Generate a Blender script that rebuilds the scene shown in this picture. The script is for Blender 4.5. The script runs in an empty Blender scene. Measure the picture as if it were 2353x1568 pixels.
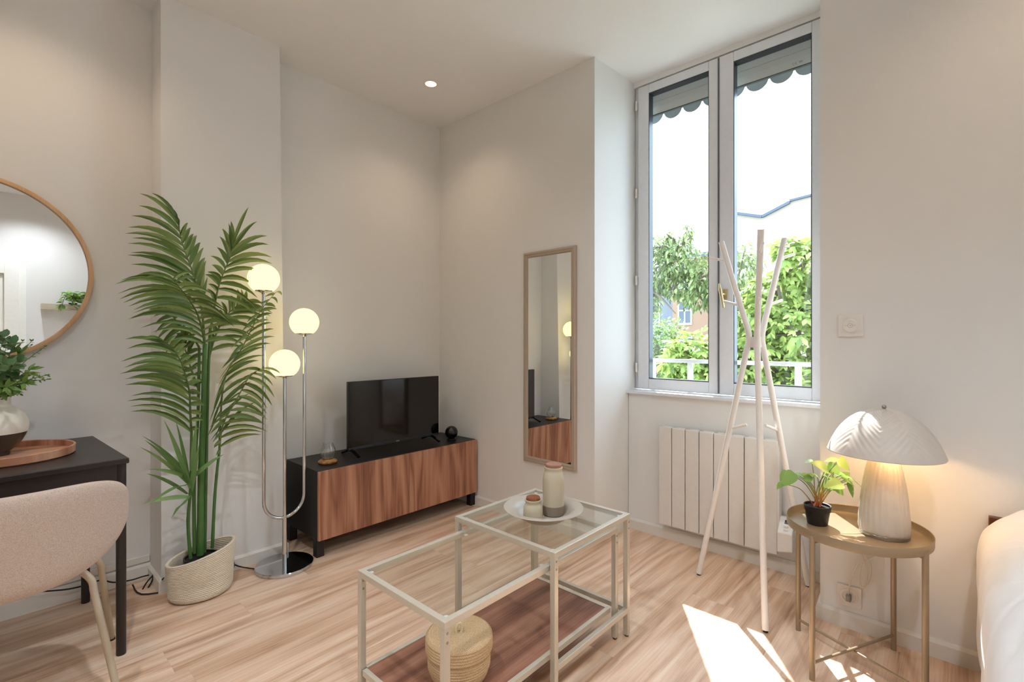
import bpy, bmesh, math, random
from mathutils import Vector, noise
sc = bpy.context.scene
COL = sc.collection
R = math.radians
pi = math.pi
V = Vector
rng = random.Random(7)

# ------------------------------------------------------------------ camera
F_PX, YAW, Y0, CAM = 1114.33, R(47.4942), 783.03, (-2.4618, -3.0409, 1.2076)
W_PX, H_PX = 2353, 1568
cam = bpy.data.cameras.new('camera'); cam.sensor_width = 36; cam.lens = F_PX / W_PX * 36
cam.shift_y = (Y0 - H_PX / 2) / W_PX
cam.clip_start = .02; cam.clip_end = 200
co = bpy.data.objects.new('camera', cam); COL.objects.link(co)
co.location = CAM; co.rotation_euler = (R(90), 0, -YAW)
sc.camera = co
FW = (math.sin(YAW), math.cos(YAW)); RT = (math.cos(YAW), -math.sin(YAW))

def on_y(u, v, y):
    """the world point that the photograph shows at (u, v) on the vertical plane y"""
    a = (u - W_PX / 2) / F_PX; b = (Y0 - v) / F_PX
    d = (FW[0] + a * RT[0], FW[1] + a * RT[1], b)
    t = (y - CAM[1]) / d[1]
    return V((CAM[0] + t * d[0], y, CAM[2] + t * d[2]))
def on_x(u, v, x):
    a = (u - W_PX / 2) / F_PX; b = (Y0 - v) / F_PX
    d = (FW[0] + a * RT[0], FW[1] + a * RT[1], b)
    t = (x - CAM[0]) / d[0]
    return V((x, CAM[1] + t * d[1], CAM[2] + t * d[2]))
def at_depth(u, v, dd):
    a = (u - W_PX / 2) / F_PX; b = (Y0 - v) / F_PX
    return V((CAM[0] + dd * (FW[0] + a * RT[0]), CAM[1] + dd * (FW[1] + a * RT[1]), CAM[2] + dd * b))

# ------------------------------------------------------------------ materials
def lin(c):
    return tuple((x / 12.92 if x <= .04045 else ((x + .055) / 1.055) ** 2.4) for x in [q / 255 for q in c])
class N:
    """small node-graph helper"""
    def __init__(s, name):
        s.m = bpy.data.materials.new(name); s.m.use_nodes = True
        s.t = s.m.node_tree; s.t.nodes.clear()
        s.out = s.n('OutputMaterial')
    def n(s, kind, **kw):
        nd = s.t.nodes.new('ShaderNode' + kind)
        for k, v in kw.items(): setattr(nd, k, v)
        return nd
    def l(s, a, b): s.t.links.new(a, b)
    def put(s, sock, v):
        if hasattr(v, 'is_linked') or hasattr(v, 'links'): s.l(v, sock)
        elif isinstance(v, (tuple, list)) and len(v) == 3 and sock.type == 'RGBA': sock.default_value = (*v, 1)
        else: sock.default_value = v
    def math(s, op, a, b=0.0, c=None):
        nd = s.n('Math', operation=op); s.put(nd.inputs[0], a); s.put(nd.inputs[1], b)
        if c is not None: s.put(nd.inputs[2], c)
        return nd.outputs[0]
    def mix(s, f, a, b, mode='MIX'):
        nd = s.n('Mix', data_type='RGBA', blend_type=mode)
        s.put(nd.inputs[0], f); s.put(nd.inputs[6], a); s.put(nd.inputs[7], b)
        return nd.outputs[2]
    def ramp(s, f, stops):
        nd = s.n('ValToRGB'); e = nd.color_ramp.elements
        while len(e) < len(stops): e.new(.5)
        for i, (p, c) in enumerate(stops):
            e[i].position = p; e[i].color = (*c, 1)
        s.put(nd.inputs[0], f); return nd.outputs[0]
    def obj(s): return s.n('TexCoord').outputs['Object']
    def sep(s, v):
        nd = s.n('SeparateXYZ'); s.l(v, nd.inputs[0]); return nd.outputs
    def comb(s, x, y, z):
        nd = s.n('CombineXYZ')
        for i, q in enumerate((x, y, z)): s.put(nd.inputs[i], q)
        return nd.outputs[0]
    def noise(s, vec, scale, detail=3, rough=.5, dist=0):
        nd = s.n('TexNoise'); s.l(vec, nd.inputs['Vector']); nd.inputs['Scale'].default_value = scale
        nd.inputs['Detail'].default_value = detail; nd.inputs['Roughness'].default_value = rough
        nd.inputs['Distortion'].default_value = dist
        return nd.outputs['Fac']
    def bump(s, h, strength=.2, dist=.01):
        nd = s.n('Bump'); nd.inputs['Strength'].default_value = strength; nd.inputs['Distance'].default_value = dist
        s.l(h, nd.inputs['Height']); return nd.outputs[0]
    def pbr(s, color, rough=.5, metal=0, spec=.5, normal=None, **kw):
        p = s.n('BsdfPrincipled')
        s.put(p.inputs['Base Color'], color); s.put(p.inputs['Roughness'], rough); s.put(p.inputs['Metallic'], metal)
        p.inputs['Specular IOR Level'].default_value = spec
        if normal is not None: s.l(normal, p.inputs['Normal'])
        for k, v in kw.items(): s.put(p.inputs[k.replace('_', ' ')], v)
        s.l(p.outputs[0], s.out.inputs[0]); return p
M = {}
def simple(name, rgb, rough=.5, metal=0, spec=.5, var=.04, nscale=40, bump=0, bscale=200, **kw):
    g = N(name); c = lin(rgb); o = g.obj()
    f = g.noise(o, nscale, 2)
    col = g.mix(f, tuple(x * (1 - var) for x in c), tuple(min(1, x * (1 + var)) for x in c))
    nm = g.bump(g.noise(o, bscale, 3), bump, .002) if bump else None
    g.pbr(col, rough, metal, spec, nm, **kw); M[name] = g.m; return g.m

def grain_color(g, along, across, third, stops, ring=9., fine=1.):
    """contour-line grain with cathedrals, elongated along one axis"""
    v = g.comb(g.math('MULTIPLY', along, .9), g.math('MULTIPLY', across, 7.), third)
    big = g.noise(v, 1.0, 2, .5)
    rings = g.math('MULTIPLY_ADD', big, ring, g.math('MULTIPLY', across, 14.))
    w = g.math('PINGPONG', rings, 1.0)
    v2 = g.comb(g.math('MULTIPLY', along, 3.), g.math('MULTIPLY', across, 170.), third)
    fi = g.noise(v2, 1.0, 3, .6)
    v3 = g.comb(g.math('MULTIPLY', along, 1.2), g.math('MULTIPLY', across, 26.), third)
    md = g.noise(v3, 1.0, 3, .6)
    f = g.math('ADD', g.math('MULTIPLY', w, .30), g.math('MULTIPLY_ADD', fi, .42 * fine, g.math('MULTIPLY', md, .45)))
    return g.ramp(f, stops), f

def make_floor():
    g = N('laminate_floor'); o = g.obj(); x, y, z = g.sep(o)[:]
    pw, pl = .192, 1.285
    row = g.math('FLOOR', g.math('DIVIDE', y, pw))
    wn = g.n('TexWhiteNoise', noise_dimensions='1D'); g.l(row, wn.inputs['W'])
    xo = g.math('MULTIPLY_ADD', wn.outputs['Value'], pl, x)
    ci = g.math('FLOOR', g.math('DIVIDE', xo, pl))
    wn2 = g.n('TexWhiteNoise', noise_dimensions='2D'); g.l(g.comb(row, ci, 0), wn2.inputs['Vector'])
    rnd = wn2.outputs['Value']
    third = g.math('MULTIPLY', rnd, 37.)
    yl = g.math('SUBTRACT', g.math('MULTIPLY', g.math('FRACT', g.math('DIVIDE', y, pw)), pw), pw / 2)
    col, f = grain_color(g, g.math('ADD', xo, third), yl, third,
        [(.30, lin((170, 132, 104))), (.46, lin((206, 169, 140))), (.62, lin((226, 193, 165))), (.85, lin((240, 216, 192)))], 7.5, 1.15)
    tint = g.ramp(rnd, [(0, (.90, .87, .84)), (.5, (.97, .96, .95)), (1, (1.03, 1.02, 1.01))])
    col = g.mix(1.0, col, tint, 'MULTIPLY')
    # long darker figure
    v = g.comb(g.math('MULTIPLY', g.math('ADD', xo, third), 2.2), g.math('MULTIPLY', yl, 11.), third)
    kn = g.ramp(g.noise(v, 1.3, 3, .6), [(.56, (0, 0, 0)), (.78, (1, 1, 1))])
    col = g.mix(g.math('MULTIPLY', kn, .45), col, lin((150, 112, 90)))
    fy = g.math('FRACT', g.math('DIVIDE', y, pw)); fx = g.math('FRACT', g.math('DIVIDE', xo, pl))
    ey = g.math('LESS_THAN', g.math('MINIMUM', fy, g.math('SUBTRACT', 1, fy)), .005)
    ex = g.math('LESS_THAN', g.math('MINIMUM', fx, g.math('SUBTRACT', 1, fx)), .0008)
    e = g.math('MAXIMUM', ey, ex)
    col = g.mix(g.math('MULTIPLY', e, .09), col, lin((120, 84, 62)))
    g.pbr(col, .36, 0, .42, g.bump(f, .05, .002)); M['floor'] = g.m
make_floor()
def make_wood(name, axis, stops, ring=9., rough=.42, seed=0., spec=.4, fine=1., scale=1.):
    g = N(name); o = g.obj(); s = g.sep(o)
    al = s['XYZ'.index(axis)]; others = [s[i] for i in range(3) if i != 'XYZ'.index(axis)]
    if scale != 1.: al = g.math('MULTIPLY', al, scale); others = [g.math('MULTIPLY', q, scale) for q in others]
    col, f = grain_color(g, al, others[0], g.math('ADD', others[1], seed), stops, ring, fine)
    g.pbr(col, rough, 0, spec, g.bump(f, .04, .002)); M[name] = g.m
WAL = [(.28, lin((98, 62, 46))), (.46, lin((148, 98, 74))), (.62, lin((178, 126, 98))), (.85, lin((196, 148, 118)))]
make_wood('walnut_door_a', 'Z', WAL, 8, seed=1.3)
make_wood('walnut_door_b', 'Z', WAL, 8, seed=7.9)
make_wood('walnut_shelf', 'X', [(.28, lin((80, 50, 40))), (.48, lin((122, 80, 64))), (.64, lin((150, 104, 84))), (.85, lin((170, 124, 102)))], 6, seed=3.1)
make_wood('tray_wood', 'X', [(.28, lin((134, 84, 58))), (.5, lin((174, 120, 90))), (.7, lin((200, 148, 116))), (.9, lin((214, 166, 136)))], 6, seed=5.)
make_wood('mirror_wood', 'Z', [(.28, lin((186, 142, 100))), (.5, lin((204, 162, 120))), (.8, lin((220, 182, 142)))], 3, seed=2.)
make_wood('candle_wood', 'X', [(.28, lin((110, 68, 30))), (.5, lin((150, 100, 50))), (.8, lin((190, 142, 84)))], 9, seed=2., scale=4.)
make_wood('headboard_wood', 'Y', [(.28, lin((70, 36, 20))), (.5, lin((104, 58, 34))), (.8, lin((130, 78, 48)))], 6, seed=2.)

def make_wall(name, rgb):
    g = N(name); o = g.obj(); c = lin(rgb)
    col = g.mix(g.noise(o, 3, 3), tuple(x * .985 for x in c), c)
    g.pbr(col, .85, 0, .2, g.bump(g.noise(o, 260, 3, .6), .06, .002)); M[name] = g.m
make_wall('wall_paint', (231, 230, 227)); make_wall('ceiling_paint', (237, 236, 234)); make_wall('trim_paint', (228, 224, 216))
make_wall('render_outside', (152, 139, 124)); make_wall('pink_render', (146, 118, 98)); make_wall('grey_render', (118, 122, 130))
simple('pvc_white', (226, 228, 232), .32); simple('radiator_white', (224, 220, 214), .38); simple('plastic_white', (232, 228, 222), .35)
simple('rail_white', (200, 200, 194), .4)
simple('black_brown', (30, 25, 24), .42, spec=.4, bump=.03, bscale=120)
simple('table_black', (38, 33, 31), .36, spec=.45, bump=.03, bscale=120)
simple('black_plastic', (18, 17, 18), .35); simple('dark_grey', (46, 50, 56), .3); simple('black_gloss', (8, 7, 8), .06)
simple('rubber', (14, 14, 15), .6)
simple('screen', (5, 4, 5), .07, spec=.6)
simple('chrome', (206, 210, 214), .07, 1); simple('steel', (170, 166, 160), .3, 1); simple('brass', (206, 188, 142), .3, 1)
simple('greige_metal', (204, 196, 180), .3, .25, .5); simple('mirror_frame', (182, 166, 148), .35, .15)
simple('tray_metal', (158, 140, 114), .3, .3, .5); simple('rack_white', (236, 231, 226), .4)
simple('leg_greige', (184, 170, 148), .35, .1)
simple('cork_light', (160, 116, 96), .85, var=.35, nscale=260, bump=.4, bscale=260); simple('cork_dark', (142, 84, 54), .8, var=.45, nscale=240, bump=.4, bscale=240)
simple('stoneware', (196, 186, 162), .16, 0, .6, var=.05, nscale=20); simple('stoneware_base', (138, 124, 108), .7, var=.05); simple('stoneware_pale', (198, 188, 178), .7)
simple('bowl_glaze', (184, 173, 160), .4); simple('vase_cream', (232, 222, 206), .55, bump=.05); simple('vase_dark', (62, 56, 48), .18)
simple('lamp_ceramic', (212, 202, 188), .4); simple('lamp_dome', (208, 200, 191), .42)
simple('pot_black', (26, 24, 23), .45); simple('soil', (20, 17, 16), .9, bump=.6, bscale=120)
simple('cord_white', (222, 214, 200), .45); simple('grey_plug', (150, 146, 140), .5)
simple('stem_green', (70, 110, 52), .45, var=.25, nscale=18); simple('bark', (110, 96, 84), .9, var=.2, nscale=30)
simple('grey_ruler', (96, 104, 112), .5); simple('shutter', (212, 216, 214), .45); simple('valance', (150, 160, 166), .5)
simple('roof_slate', (74, 82, 96), .7); simple('grass', (150, 150, 140), .9, var=.3, nscale=8); simple('window_dark', (70, 80, 92), .1)
simple('ledge_greige', (196, 184, 162), .45); simple('door_white', (244, 244, 236), .4); simple('ink', (70, 70, 72), .6); simple('silver_mark', (190, 190, 190), .3, .6)
simple('rope_loop', (224, 206, 170), .8, var=.1, nscale=300, bump=.4, bscale=500)
simple('mattress_fabric', (228, 226, 222), .8)

def make_fabric():
    g = N('chair_fabric'); o = g.obj()
    v = g.noise(o, 420, 4, .75, 1.5)
    col = g.ramp(v, [(.3, lin((158, 138, 122))), (.5, lin((192, 172, 156))), (.7, lin((218, 202, 188)))])
    g.pbr(col, .92, 0, .15, g.bump(v, .5, .002), Sheen_Weight=.25); M['chair_fabric'] = g.m
    g = N('linen'); o = g.obj()
    v = g.noise(o, 700, 2, .6)
    col = g.mix(v, lin((228, 228, 229)), lin((236, 236, 237)))
    g.pbr(col, .8, 0, .15, g.bump(v, .08, .001), Sheen_Weight=.1); M['linen'] = g.m
    for nm, a, b, c, k in (('rope_cream', (190, 170, 144), (226, 210, 186), (244, 236, 220), 1.), ('jute', (168, 136, 100), (206, 176, 138), (228, 204, 170), .7)):
        g = N(nm); o = g.obj(); x, y, z = g.sep(o)[:]
        ang = g.math('ARCTAN2', y, x)
        tw = g.math('PINGPONG', g.math('MULTIPLY_ADD', ang, 34., g.math('MULTIPLY', z, 420.)), 1.)
        nz = g.noise(o, 320, 3, .7)
        f = g.math('MULTIPLY_ADD', tw, .35*k, g.math('MULTIPLY', nz, .75))
        col = g.ramp(f, [(.25, lin(a)), (.5, lin(b)), (.8, lin(c))])
        g.pbr(col, .9, 0, .15, g.bump(f, .6, .003)); M[nm] = g.m
make_fabric()
def make_leaf(name, a, b, c, rough=.4, trans=.35, stripes=0):
    g = N(name); o = g.obj()
    r = g.n('NewGeometry').outputs['Random Per Island']
    f = g.math('MULTIPLY_ADD', g.noise(o, 14, 2), .35, g.math('MULTIPLY', r, .8))
    col = g.ramp(f, [(.1, lin(a)), (.45, lin(b)), (.9, lin(c))])
    p = g.n('BsdfPrincipled'); g.l(col, p.inputs['Base Color']); p.inputs['Roughness'].default_value = rough
    p.inputs['Specular IOR Level'].default_value = .4
    tr = g.n('BsdfTranslucent'); g.l(g.mix(.4, col, lin(c)), tr.inputs[0])
    mx = g.n('MixShader'); mx.inputs[0].default_value = trans
    g.l(p.outputs[0], mx.inputs[1]); g.l(tr.outputs[0], mx.inputs[2]); g.l(mx.outputs[0], g.out.inputs[0])
    M[name] = g.m
make_leaf('palm_leaf', (62, 88, 42), (98, 126, 62), (142, 156, 92), .36, .25)
make_leaf('palm_young', (96, 136, 80), (124, 164, 100), (152, 186, 120), .4, .3)
make_leaf('eucalyptus', (50, 88, 48), (84, 122, 76), (122, 150, 104), .5, .25)
make_leaf('ruscus', (62, 100, 40), (96, 132, 60), (140, 164, 84), .45, .3)
make_leaf('heart_leaf', (70, 128, 56), (112, 164, 78), (164, 190, 112), .35, .35)
make_leaf('tree_leaf', (66, 82, 46), (108, 124, 74), (154, 166, 108), .5, .3)
make_leaf('fig_leaf', (78, 102, 46), (128, 150, 72), (176, 190, 106), .4, .35)
make_leaf('bush_leaf', (62, 88, 46), (98, 124, 68), (142, 162, 94), .5, .3)
def make_petiole():
    g = N('petiole'); z = g.sep(g.obj())[2]
    g.pbr(g.ramp(g.math('MULTIPLY', z, 5.5), [(.38, lin((190, 92, 66))), (.62, lin((176, 150, 70))), (.9, lin((104, 132, 60)))]), .4); M['petiole'] = g.m
make_petiole()
def thin_glass(name, tint, rough=0.0, boost=1.0):
    g = N(name); lw = g.n('LayerWeight'); lw.inputs[0].default_value = .5
    fr = g.math('MULTIPLY_ADD', g.math('POWER', lw.outputs['Facing'], 5.), .9, .035)
    t = g.n('BsdfTransparent'); t.inputs[0].default_value = (*tint, 1)
    gl = g.n('BsdfGlossy'); gl.inputs['Roughness'].default_value = rough; gl.inputs[0].default_value = (1, 1, 1, 1)
    mx = g.n('MixShader'); g.l(g.math('MULTIPLY', fr, boost), mx.inputs[0]); g.l(t.outputs[0], mx.inputs[1]); g.l(gl.outputs[0], mx.inputs[2])
    g.l(mx.outputs[0], g.out.inputs[0]); M[name] = g.m
thin_glass('window_glass', (.985, .99, .985)); thin_glass('table_glass', (.965, .98, .972), 0, .9); thin_glass('clear_glass', (.955, .96, .96), 0, 2.)
thin_glass('clear_plastic', (.85, .86, .86), .1)
def make_mirror():
    g = N('mirror'); g.pbr((.9, .91, .9), 0.0, 1.0); M['mirror'] = g.m
make_mirror()
def emit(name, rgb, s):
    g = N(name); e = g.n('Emission'); e.inputs[0].default_value = (*rgb, 1); e.inputs[1].default_value = s
    g.l(e.outputs[0], g.out.inputs[0]); M[name] = g.m
emit('globe_light', (1, .76, .27), 1.35); emit('bulb_light', (1, .62, .28), 40.); emit('downlight_glow', (1, .62, .30), 3.)

# ------------------------------------------------------------------ mesh helpers
class MB:
    def __init__(s): s.v = []; s.f = []; s.sm = []
    def add(s, vs, fs, smooth=False):
        b = len(s.v); s.v += [V(p) for p in vs]; s.f += [tuple(b + i for i in f) for f in fs]; s.sm += [smooth] * len(fs); return s
    def box(s, x0, x1, y0, y1, z0, z1):
        x0, x1 = sorted((x0, x1)); y0, y1 = sorted((y0, y1)); z0, z1 = sorted((z0, z1))
        return s.add([(x0,y0,z0),(x1,y0,z0),(x1,y1,z0),(x0,y1,z0),(x0,y0,z1),(x1,y0,z1),(x1,y1,z1),(x0,y1,z1)],
              [(0,3,2,1),(4,5,6,7),(0,1,5,4),(1,2,6,5),(2,3,7,6),(3,0,4,7)])
    def prism(s, poly, z0, z1):
        n = len(poly)
        if sum(poly[i][0]*poly[(i+1)%n][1]-poly[(i+1)%n][0]*poly[i][1] for i in range(n)) < 0: poly = poly[::-1]
        return s.add([(x,y,z0) for x,y in poly]+[(x,y,z1) for x,y in poly],
              [tuple(range(n))[::-1], tuple(range(n,2*n))]+[(i,(i+1)%n,n+(i+1)%n,n+i) for i in range(n)])
    def bar(s, a, b, w, h=None, up=(0,0,1)):
        """square bar from a to b"""
        a, b = V(a), V(b); h = h or w; d = (b-a).normalized(); u = V(up)
        if abs(d.dot(u)) > .95: u = V((1,0,0))
        r = d.cross(u).normalized(); u = r.cross(d).normalized()
        vs = [p + r*sx*w/2 + u*sz*h/2 for p in (a, b) for sx, sz in ((-1,-1),(1,-1),(1,1),(-1,1))]
        return s.add(vs, [(0,1,2,3),(7,6,5,4),(0,4,5,1),(1,5,6,2),(2,6,7,3),(3,7,4,0)])
    def tube(s, pts, r, n=10, caps=True):
        pts = [V(p) for p in pts]; m = len(pts)
        rs = r if isinstance(r, (list, tuple)) else [r]*m
        t0 = (pts[1]-pts[0]).normalized(); ref = V((0,0,1)) if abs(t0.z) < .9 else V((1,0,0))
        nrm = t0.cross(ref).normalized(); vs = []
        for i, p in enumerate(pts):
            t = ((pts[min(i+1,m-1)]-pts[max(i-1,0)])).normalized()
            nrm = (nrm - t*nrm.dot(t)).normalized(); bi = t.cross(nrm)
            vs += [p + (nrm*math.cos(2*pi*k/n)+bi*math.sin(2*pi*k/n))*rs[i] for k in range(n)]
        fs = [(i*n+k, i*n+(k+1)%n, (i+1)*n+(k+1)%n, (i+1)*n+k) for i in range(m-1) for k in range(n)]
        s.add(vs, fs, True)
        if caps:
            b = len(s.v)-m*n
            s.f += [tuple(b+k for k in range(n))[::-1], tuple(b+(m-1)*n+k for k in range(n))]; s.sm += [False, False]
        return s
    def lathe(s, prof, c=(0,0,0), n=48, fn=None, sx=1., sy=1.):
        """profile of (r, z) turned about the vertical through c"""
        c = V(c); vs = []; m = len(prof)
        for i, (r, z) in enumerate(prof):
            for k in range(n):
                a = 2*pi*k/n; rr = max(r, 1e-5)
                if fn: rr, zz = fn(rr, z, a, i)
                else: zz = z
                vs.append(c + V((rr*math.cos(a)*sx, rr*math.sin(a)*sy, zz)))
        fs = [(i*n+k, i*n+(k+1)%n, (i+1)*n+(k+1)%n, (i+1)*n+k) for i in range(m-1) for k in range(n)]
        return s.add(vs, fs, True)
    def grid(s, fn, nu, nv, closed_u=False):
        vs = [fn(i/(nu if closed_u else nu-1), j/(nv-1)) for j in range(nv) for i in range(nu)]
        fs = []
        for j in range(nv-1):
            for i in range(nu if closed_u else nu-1):
                i2 = (i+1) % nu; fs.append((j*nu+i, j*nu+i2, (j+1)*nu+i2, (j+1)*nu+i))
        return s.add(vs, fs, True)
    def ring(s, x0, x1, y0, y1, z0, z1, wa, wb, wbot, wtop):
        """rectangular frame in the y-z plane; wa = width at the y0 side"""
        y0, y1 = min(y0,y1), max(y0,y1)
        s.box(x0,x1,y0,y0+wa,z0,z1); s.box(x0,x1,y1-wb,y1,z0,z1)
        s.box(x0,x1,y0+wa,y1-wb,z0,z0+wbot); s.box(x0,x1,y0+wa,y1-wb,z1-wtop,z1); return s
    def sphere(s, c, r, nu=32, nv=20, z0=-1., z1=1.):
        a0, a1 = math.asin(z0), math.asin(z1)
        return s.lathe([(r*math.cos(a0+(a1-a0)*j/nv), r*math.sin(a0+(a1-a0)*j/nv)) for j in range(nv+1)], c, nu)
    def leaf(s, base, d, nrm, L, w, prof=((0,.08),(.25,.8),(.5,1),(.75,.7),(1,.02)), fold=.15, bend=.2):
        d = V(d).normalized(); nrm = V(nrm); nrm = (nrm - d*nrm.dot(d))
        if nrm.length < 1e-4: nrm = d.orthogonal()
        nrm.normalize(); sd = d.cross(nrm); vs = []; base = V(base)
        for t, k in prof:
            p = base + d*(L*t) - nrm*(bend*L*t*t)
            vs += [p + sd*(w/2*k) + nrm*(fold*w*k*.5), p, p - sd*(w/2*k) + nrm*(fold*w*k*.5)]
        fs = []
        for i in range(len(prof)-1):
            a = i*3; fs += [(a,a+1,a+4,a+3),(a+1,a+2,a+5,a+4)]
        return s.add(vs, fs, True)
    def build(s, name, mat, root=None, parent=None, bevel=0, origin=None):
        """ONE mesh object; root gives the local origin"""
        me = bpy.data.meshes.new(name)
        o0 = V(root.location) if root else V(origin or (0,0,0))
        me.from_pydata([tuple(p-o0) for p in s.v], [], s.f)
        me.polygons.foreach_set('use_smooth', s.sm)
        bm = bmesh.new(); bm.from_mesh(me)
        bmesh.ops.recalc_face_normals(bm, faces=bm.faces[:])
        for e in bm.edges:
            if len(e.link_faces) == 2 and e.calc_face_angle(0) > R(38): e.smooth = False
        bm.to_mesh(me); bm.free(); me.update()
        me.materials.append(M[mat] if isinstance(mat, str) else mat)
        o = bpy.data.objects.new(name, me); COL.objects.link(o)
        if parent or root: o.parent = parent or root
        elif origin: o.location = origin
        if bevel:
            md = o.modifiers.new('bevel', 'BEVEL'); md.width = bevel; md.segments = 2; md.limit_method = 'ANGLE'; md.angle_limit = R(40)
        return o
def thing(name, label, cat, loc, group=None):
    o = bpy.data.objects.new(name, None); COL.objects.link(o); o.location = loc
    o.empty_display_size = .05
    o['label'] = label; o['category'] = cat
    if group: o['group'] = group
    return o
def tag(o, label, cat, group=None, kind=None):
    o['label'] = label; o['category'] = cat
    if group: o['group'] = group
    if kind: o['kind'] = kind
    return o
def struct(name, mb, mat, bevel=0, label=None):
    o = mb.build(name, mat, bevel=bevel); o['kind'] = 'structure'
    if label: o['label'] = label
    return o
def dup(root, loc, label, group=None):
    r = root.copy(); COL.objects.link(r); r.location = loc; r['label'] = label
    if group: r['group'] = group
    for ch in list(root.children):
        c = ch.copy(); COL.objects.link(c); c.parent = r
        for gch in ch.children:
            d = gch.copy(); COL.objects.link(d); d.parent = c
    return r
def spline(pts, n):
    """Catmull-Rom samples through pts"""
    pts = [V(p) for p in pts]; m = len(pts); out = []
    for i in range(n):
        t = i/(n-1)*(m-1); k = min(int(t), m-2); u = t-k
        p0, p1, p2, p3 = pts[max(k-1,0)], pts[k], pts[k+1], pts[min(k+2,m-1)]
        out.append(.5*((2*p1)+(p2-p0)*u+(2*p0-5*p1+4*p2-p3)*u*u+(3*p1-p0-3*p2+p3)*u**3))
    return out
def sample(pts, t):
    m = len(pts); t = max(0, min(1, t))*(m-1); k = min(int(t), m-2)
    return pts[k].lerp(pts[k+1], t-k)

# ------------------------------------------------------------------ the room
H = 2.899; XL = -4.4; YR = -5.0; D = .4313; DL = .3657; YJ, YJ2 = -1.4519, -1.4765; YW, YW2 = -2.6036, -2.579
mb = MB(); mb.prism([(XL,YR),(0,YR),(0,YW),(DL,YW2-.003),(DL,YJ2+.003),(0,YJ),(0,0),(XL,0)], -.08, 0); struct('floor', mb, 'floor', label='light oak look laminate floor with long planks')
mb = MB(); mb.prism([(XL,YR),(0,YR),(0,YW),(D,YW2),(D,YJ2),(0,YJ),(0,0),(XL,0)], H, H+.1); struct('ceiling', mb, 'ceiling_paint')
mb = MB(); mb.box(XL-.12, 0, 0, .12, -.08, H+.1); struct('wall_back', mb, 'wall_paint')
mb = MB(); mb.prism([(0,.12),(0,YJ),(D,YJ2),(.50,YJ2+.008),(.60,-1.44),(.60,.12)], -.08, H+.1); struct('wall_window', mb, 'wall_paint')
mb = MB(); mb.prism([(0,YW),(D,YW2),(.50,YW2-.008),(.60,-2.61),(.60,YR-.12),(0,YR-.12)], -.08, H+.1); struct('wall_right', mb, 'wall_paint')
mb = MB(); mb.box(DL, .60, YW2-.001, YJ2+.001, -.08, .866); struct('wall_undersill', mb, 'wall_paint')
mb = MB(); mb.box(D, .60, YW2-.001, YJ2+.001, 2.866, H+.1); struct('wall_lintel', mb, 'wall_paint')
mb = MB(); mb.box(.60, 1.12, -5, .3, 3.0, 3.15); struct('sun_block', mb, 'render_outside', label='added sun-blocking slab above the window outside')  # unseen slab, added to keep direct sun off the duvet
mb = MB(); mb.box(XL-.12, 0, YR-.12, YR, -.08, H+.1); struct('wall_rear', mb, 'wall_paint')
mb = MB(); mb.box(XL-.12, XL, YR, 0, -.08, H+.1); struct('wall_left', mb, 'wall_paint')
# chimney breast, leaning a little as old masonry does
mb = MB(); x0b, x1b, x0t, x1t, yb, yt = -1.885, -1.302, -1.875, -1.3108, -.236, -.1765
mb.add([(x0b,yb,0),(x1b,yb,0),(x1b,0,0),(x0b,0,0),(x0t,yt,H),(x1t,yt,H),(x1t,0,H),(x0t,0,H)], [(0,3,2,1),(4,5,6,7),(0,1,5,4),(1,2,6,5),(2,3,7,6),(3,0,4,7)])
struct('wall_chimney', mb, 'wall_paint')
def skirting(name, pts, h=.068, t=.014):
    """moulded board along a floor line; the room is to its left"""
    mb = MB(); n = len(pts); prof = [(0,0),(t,0),(t,h-.012),(t-.008,h),(0,h)]
    def off(i, d):
        p = V((*pts[i],0)); dirs = []
        if i > 0: dirs.append((p-V((*pts[i-1],0))).normalized())
        if i < n-1: dirs.append((V((*pts[i+1],0))-p).normalized())
        ns = [V((-q.y,q.x,0)) for q in dirs]
        if len(ns) == 1: return p+ns[0]*d
        b = (ns[0]+ns[1]); b = b/max(b.dot(ns[0]), .3)
        return p+b*d
    vs = []
    for i in range(n):
        for d, z in prof: q = off(i, d); vs.append((q.x, q.y, z))
    k = len(prof); fs = [(i*k+j, i*k+(j+1)%k, (i+1)*k+(j+1)%k, (i+1)*k+j) for i in range(n-1) for j in range(k)]
    fs += [tuple(range(k)), tuple((n-1)*k+j for j in range(k))]
    mb.add(vs, fs); return struct(name, mb, 'trim_paint')
skirting('baseboard_alcove', [(x0b,-.0), (XL,-.0)], .078, .016)
skirting('baseboard_chimney', [(x1b,0),(x1b,yb),(x0b,yb),(x0b,-.017)], .068, .012)
skirting('baseboard_back', [(-.001,0),(x1b+.012,0)])
skirting('baseboard_window', [(DL,YW2-.003),(DL,YJ2+.003),(0,YJ),(0,-.015)])
skirting('baseboard_right', [(0,YR),(0,YW),(DL-.015,YW2-.003)])
skirting('baseboard_rear', [(-2.10,YR),(-.015,YR)])
mb = MB(); mb.box(XL, x0b-.001, -.012, 0, .085, .118); struct('trim_2', mb, 'trim_paint', .003, 'cable trunking strip above the alcove baseboard')
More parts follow.
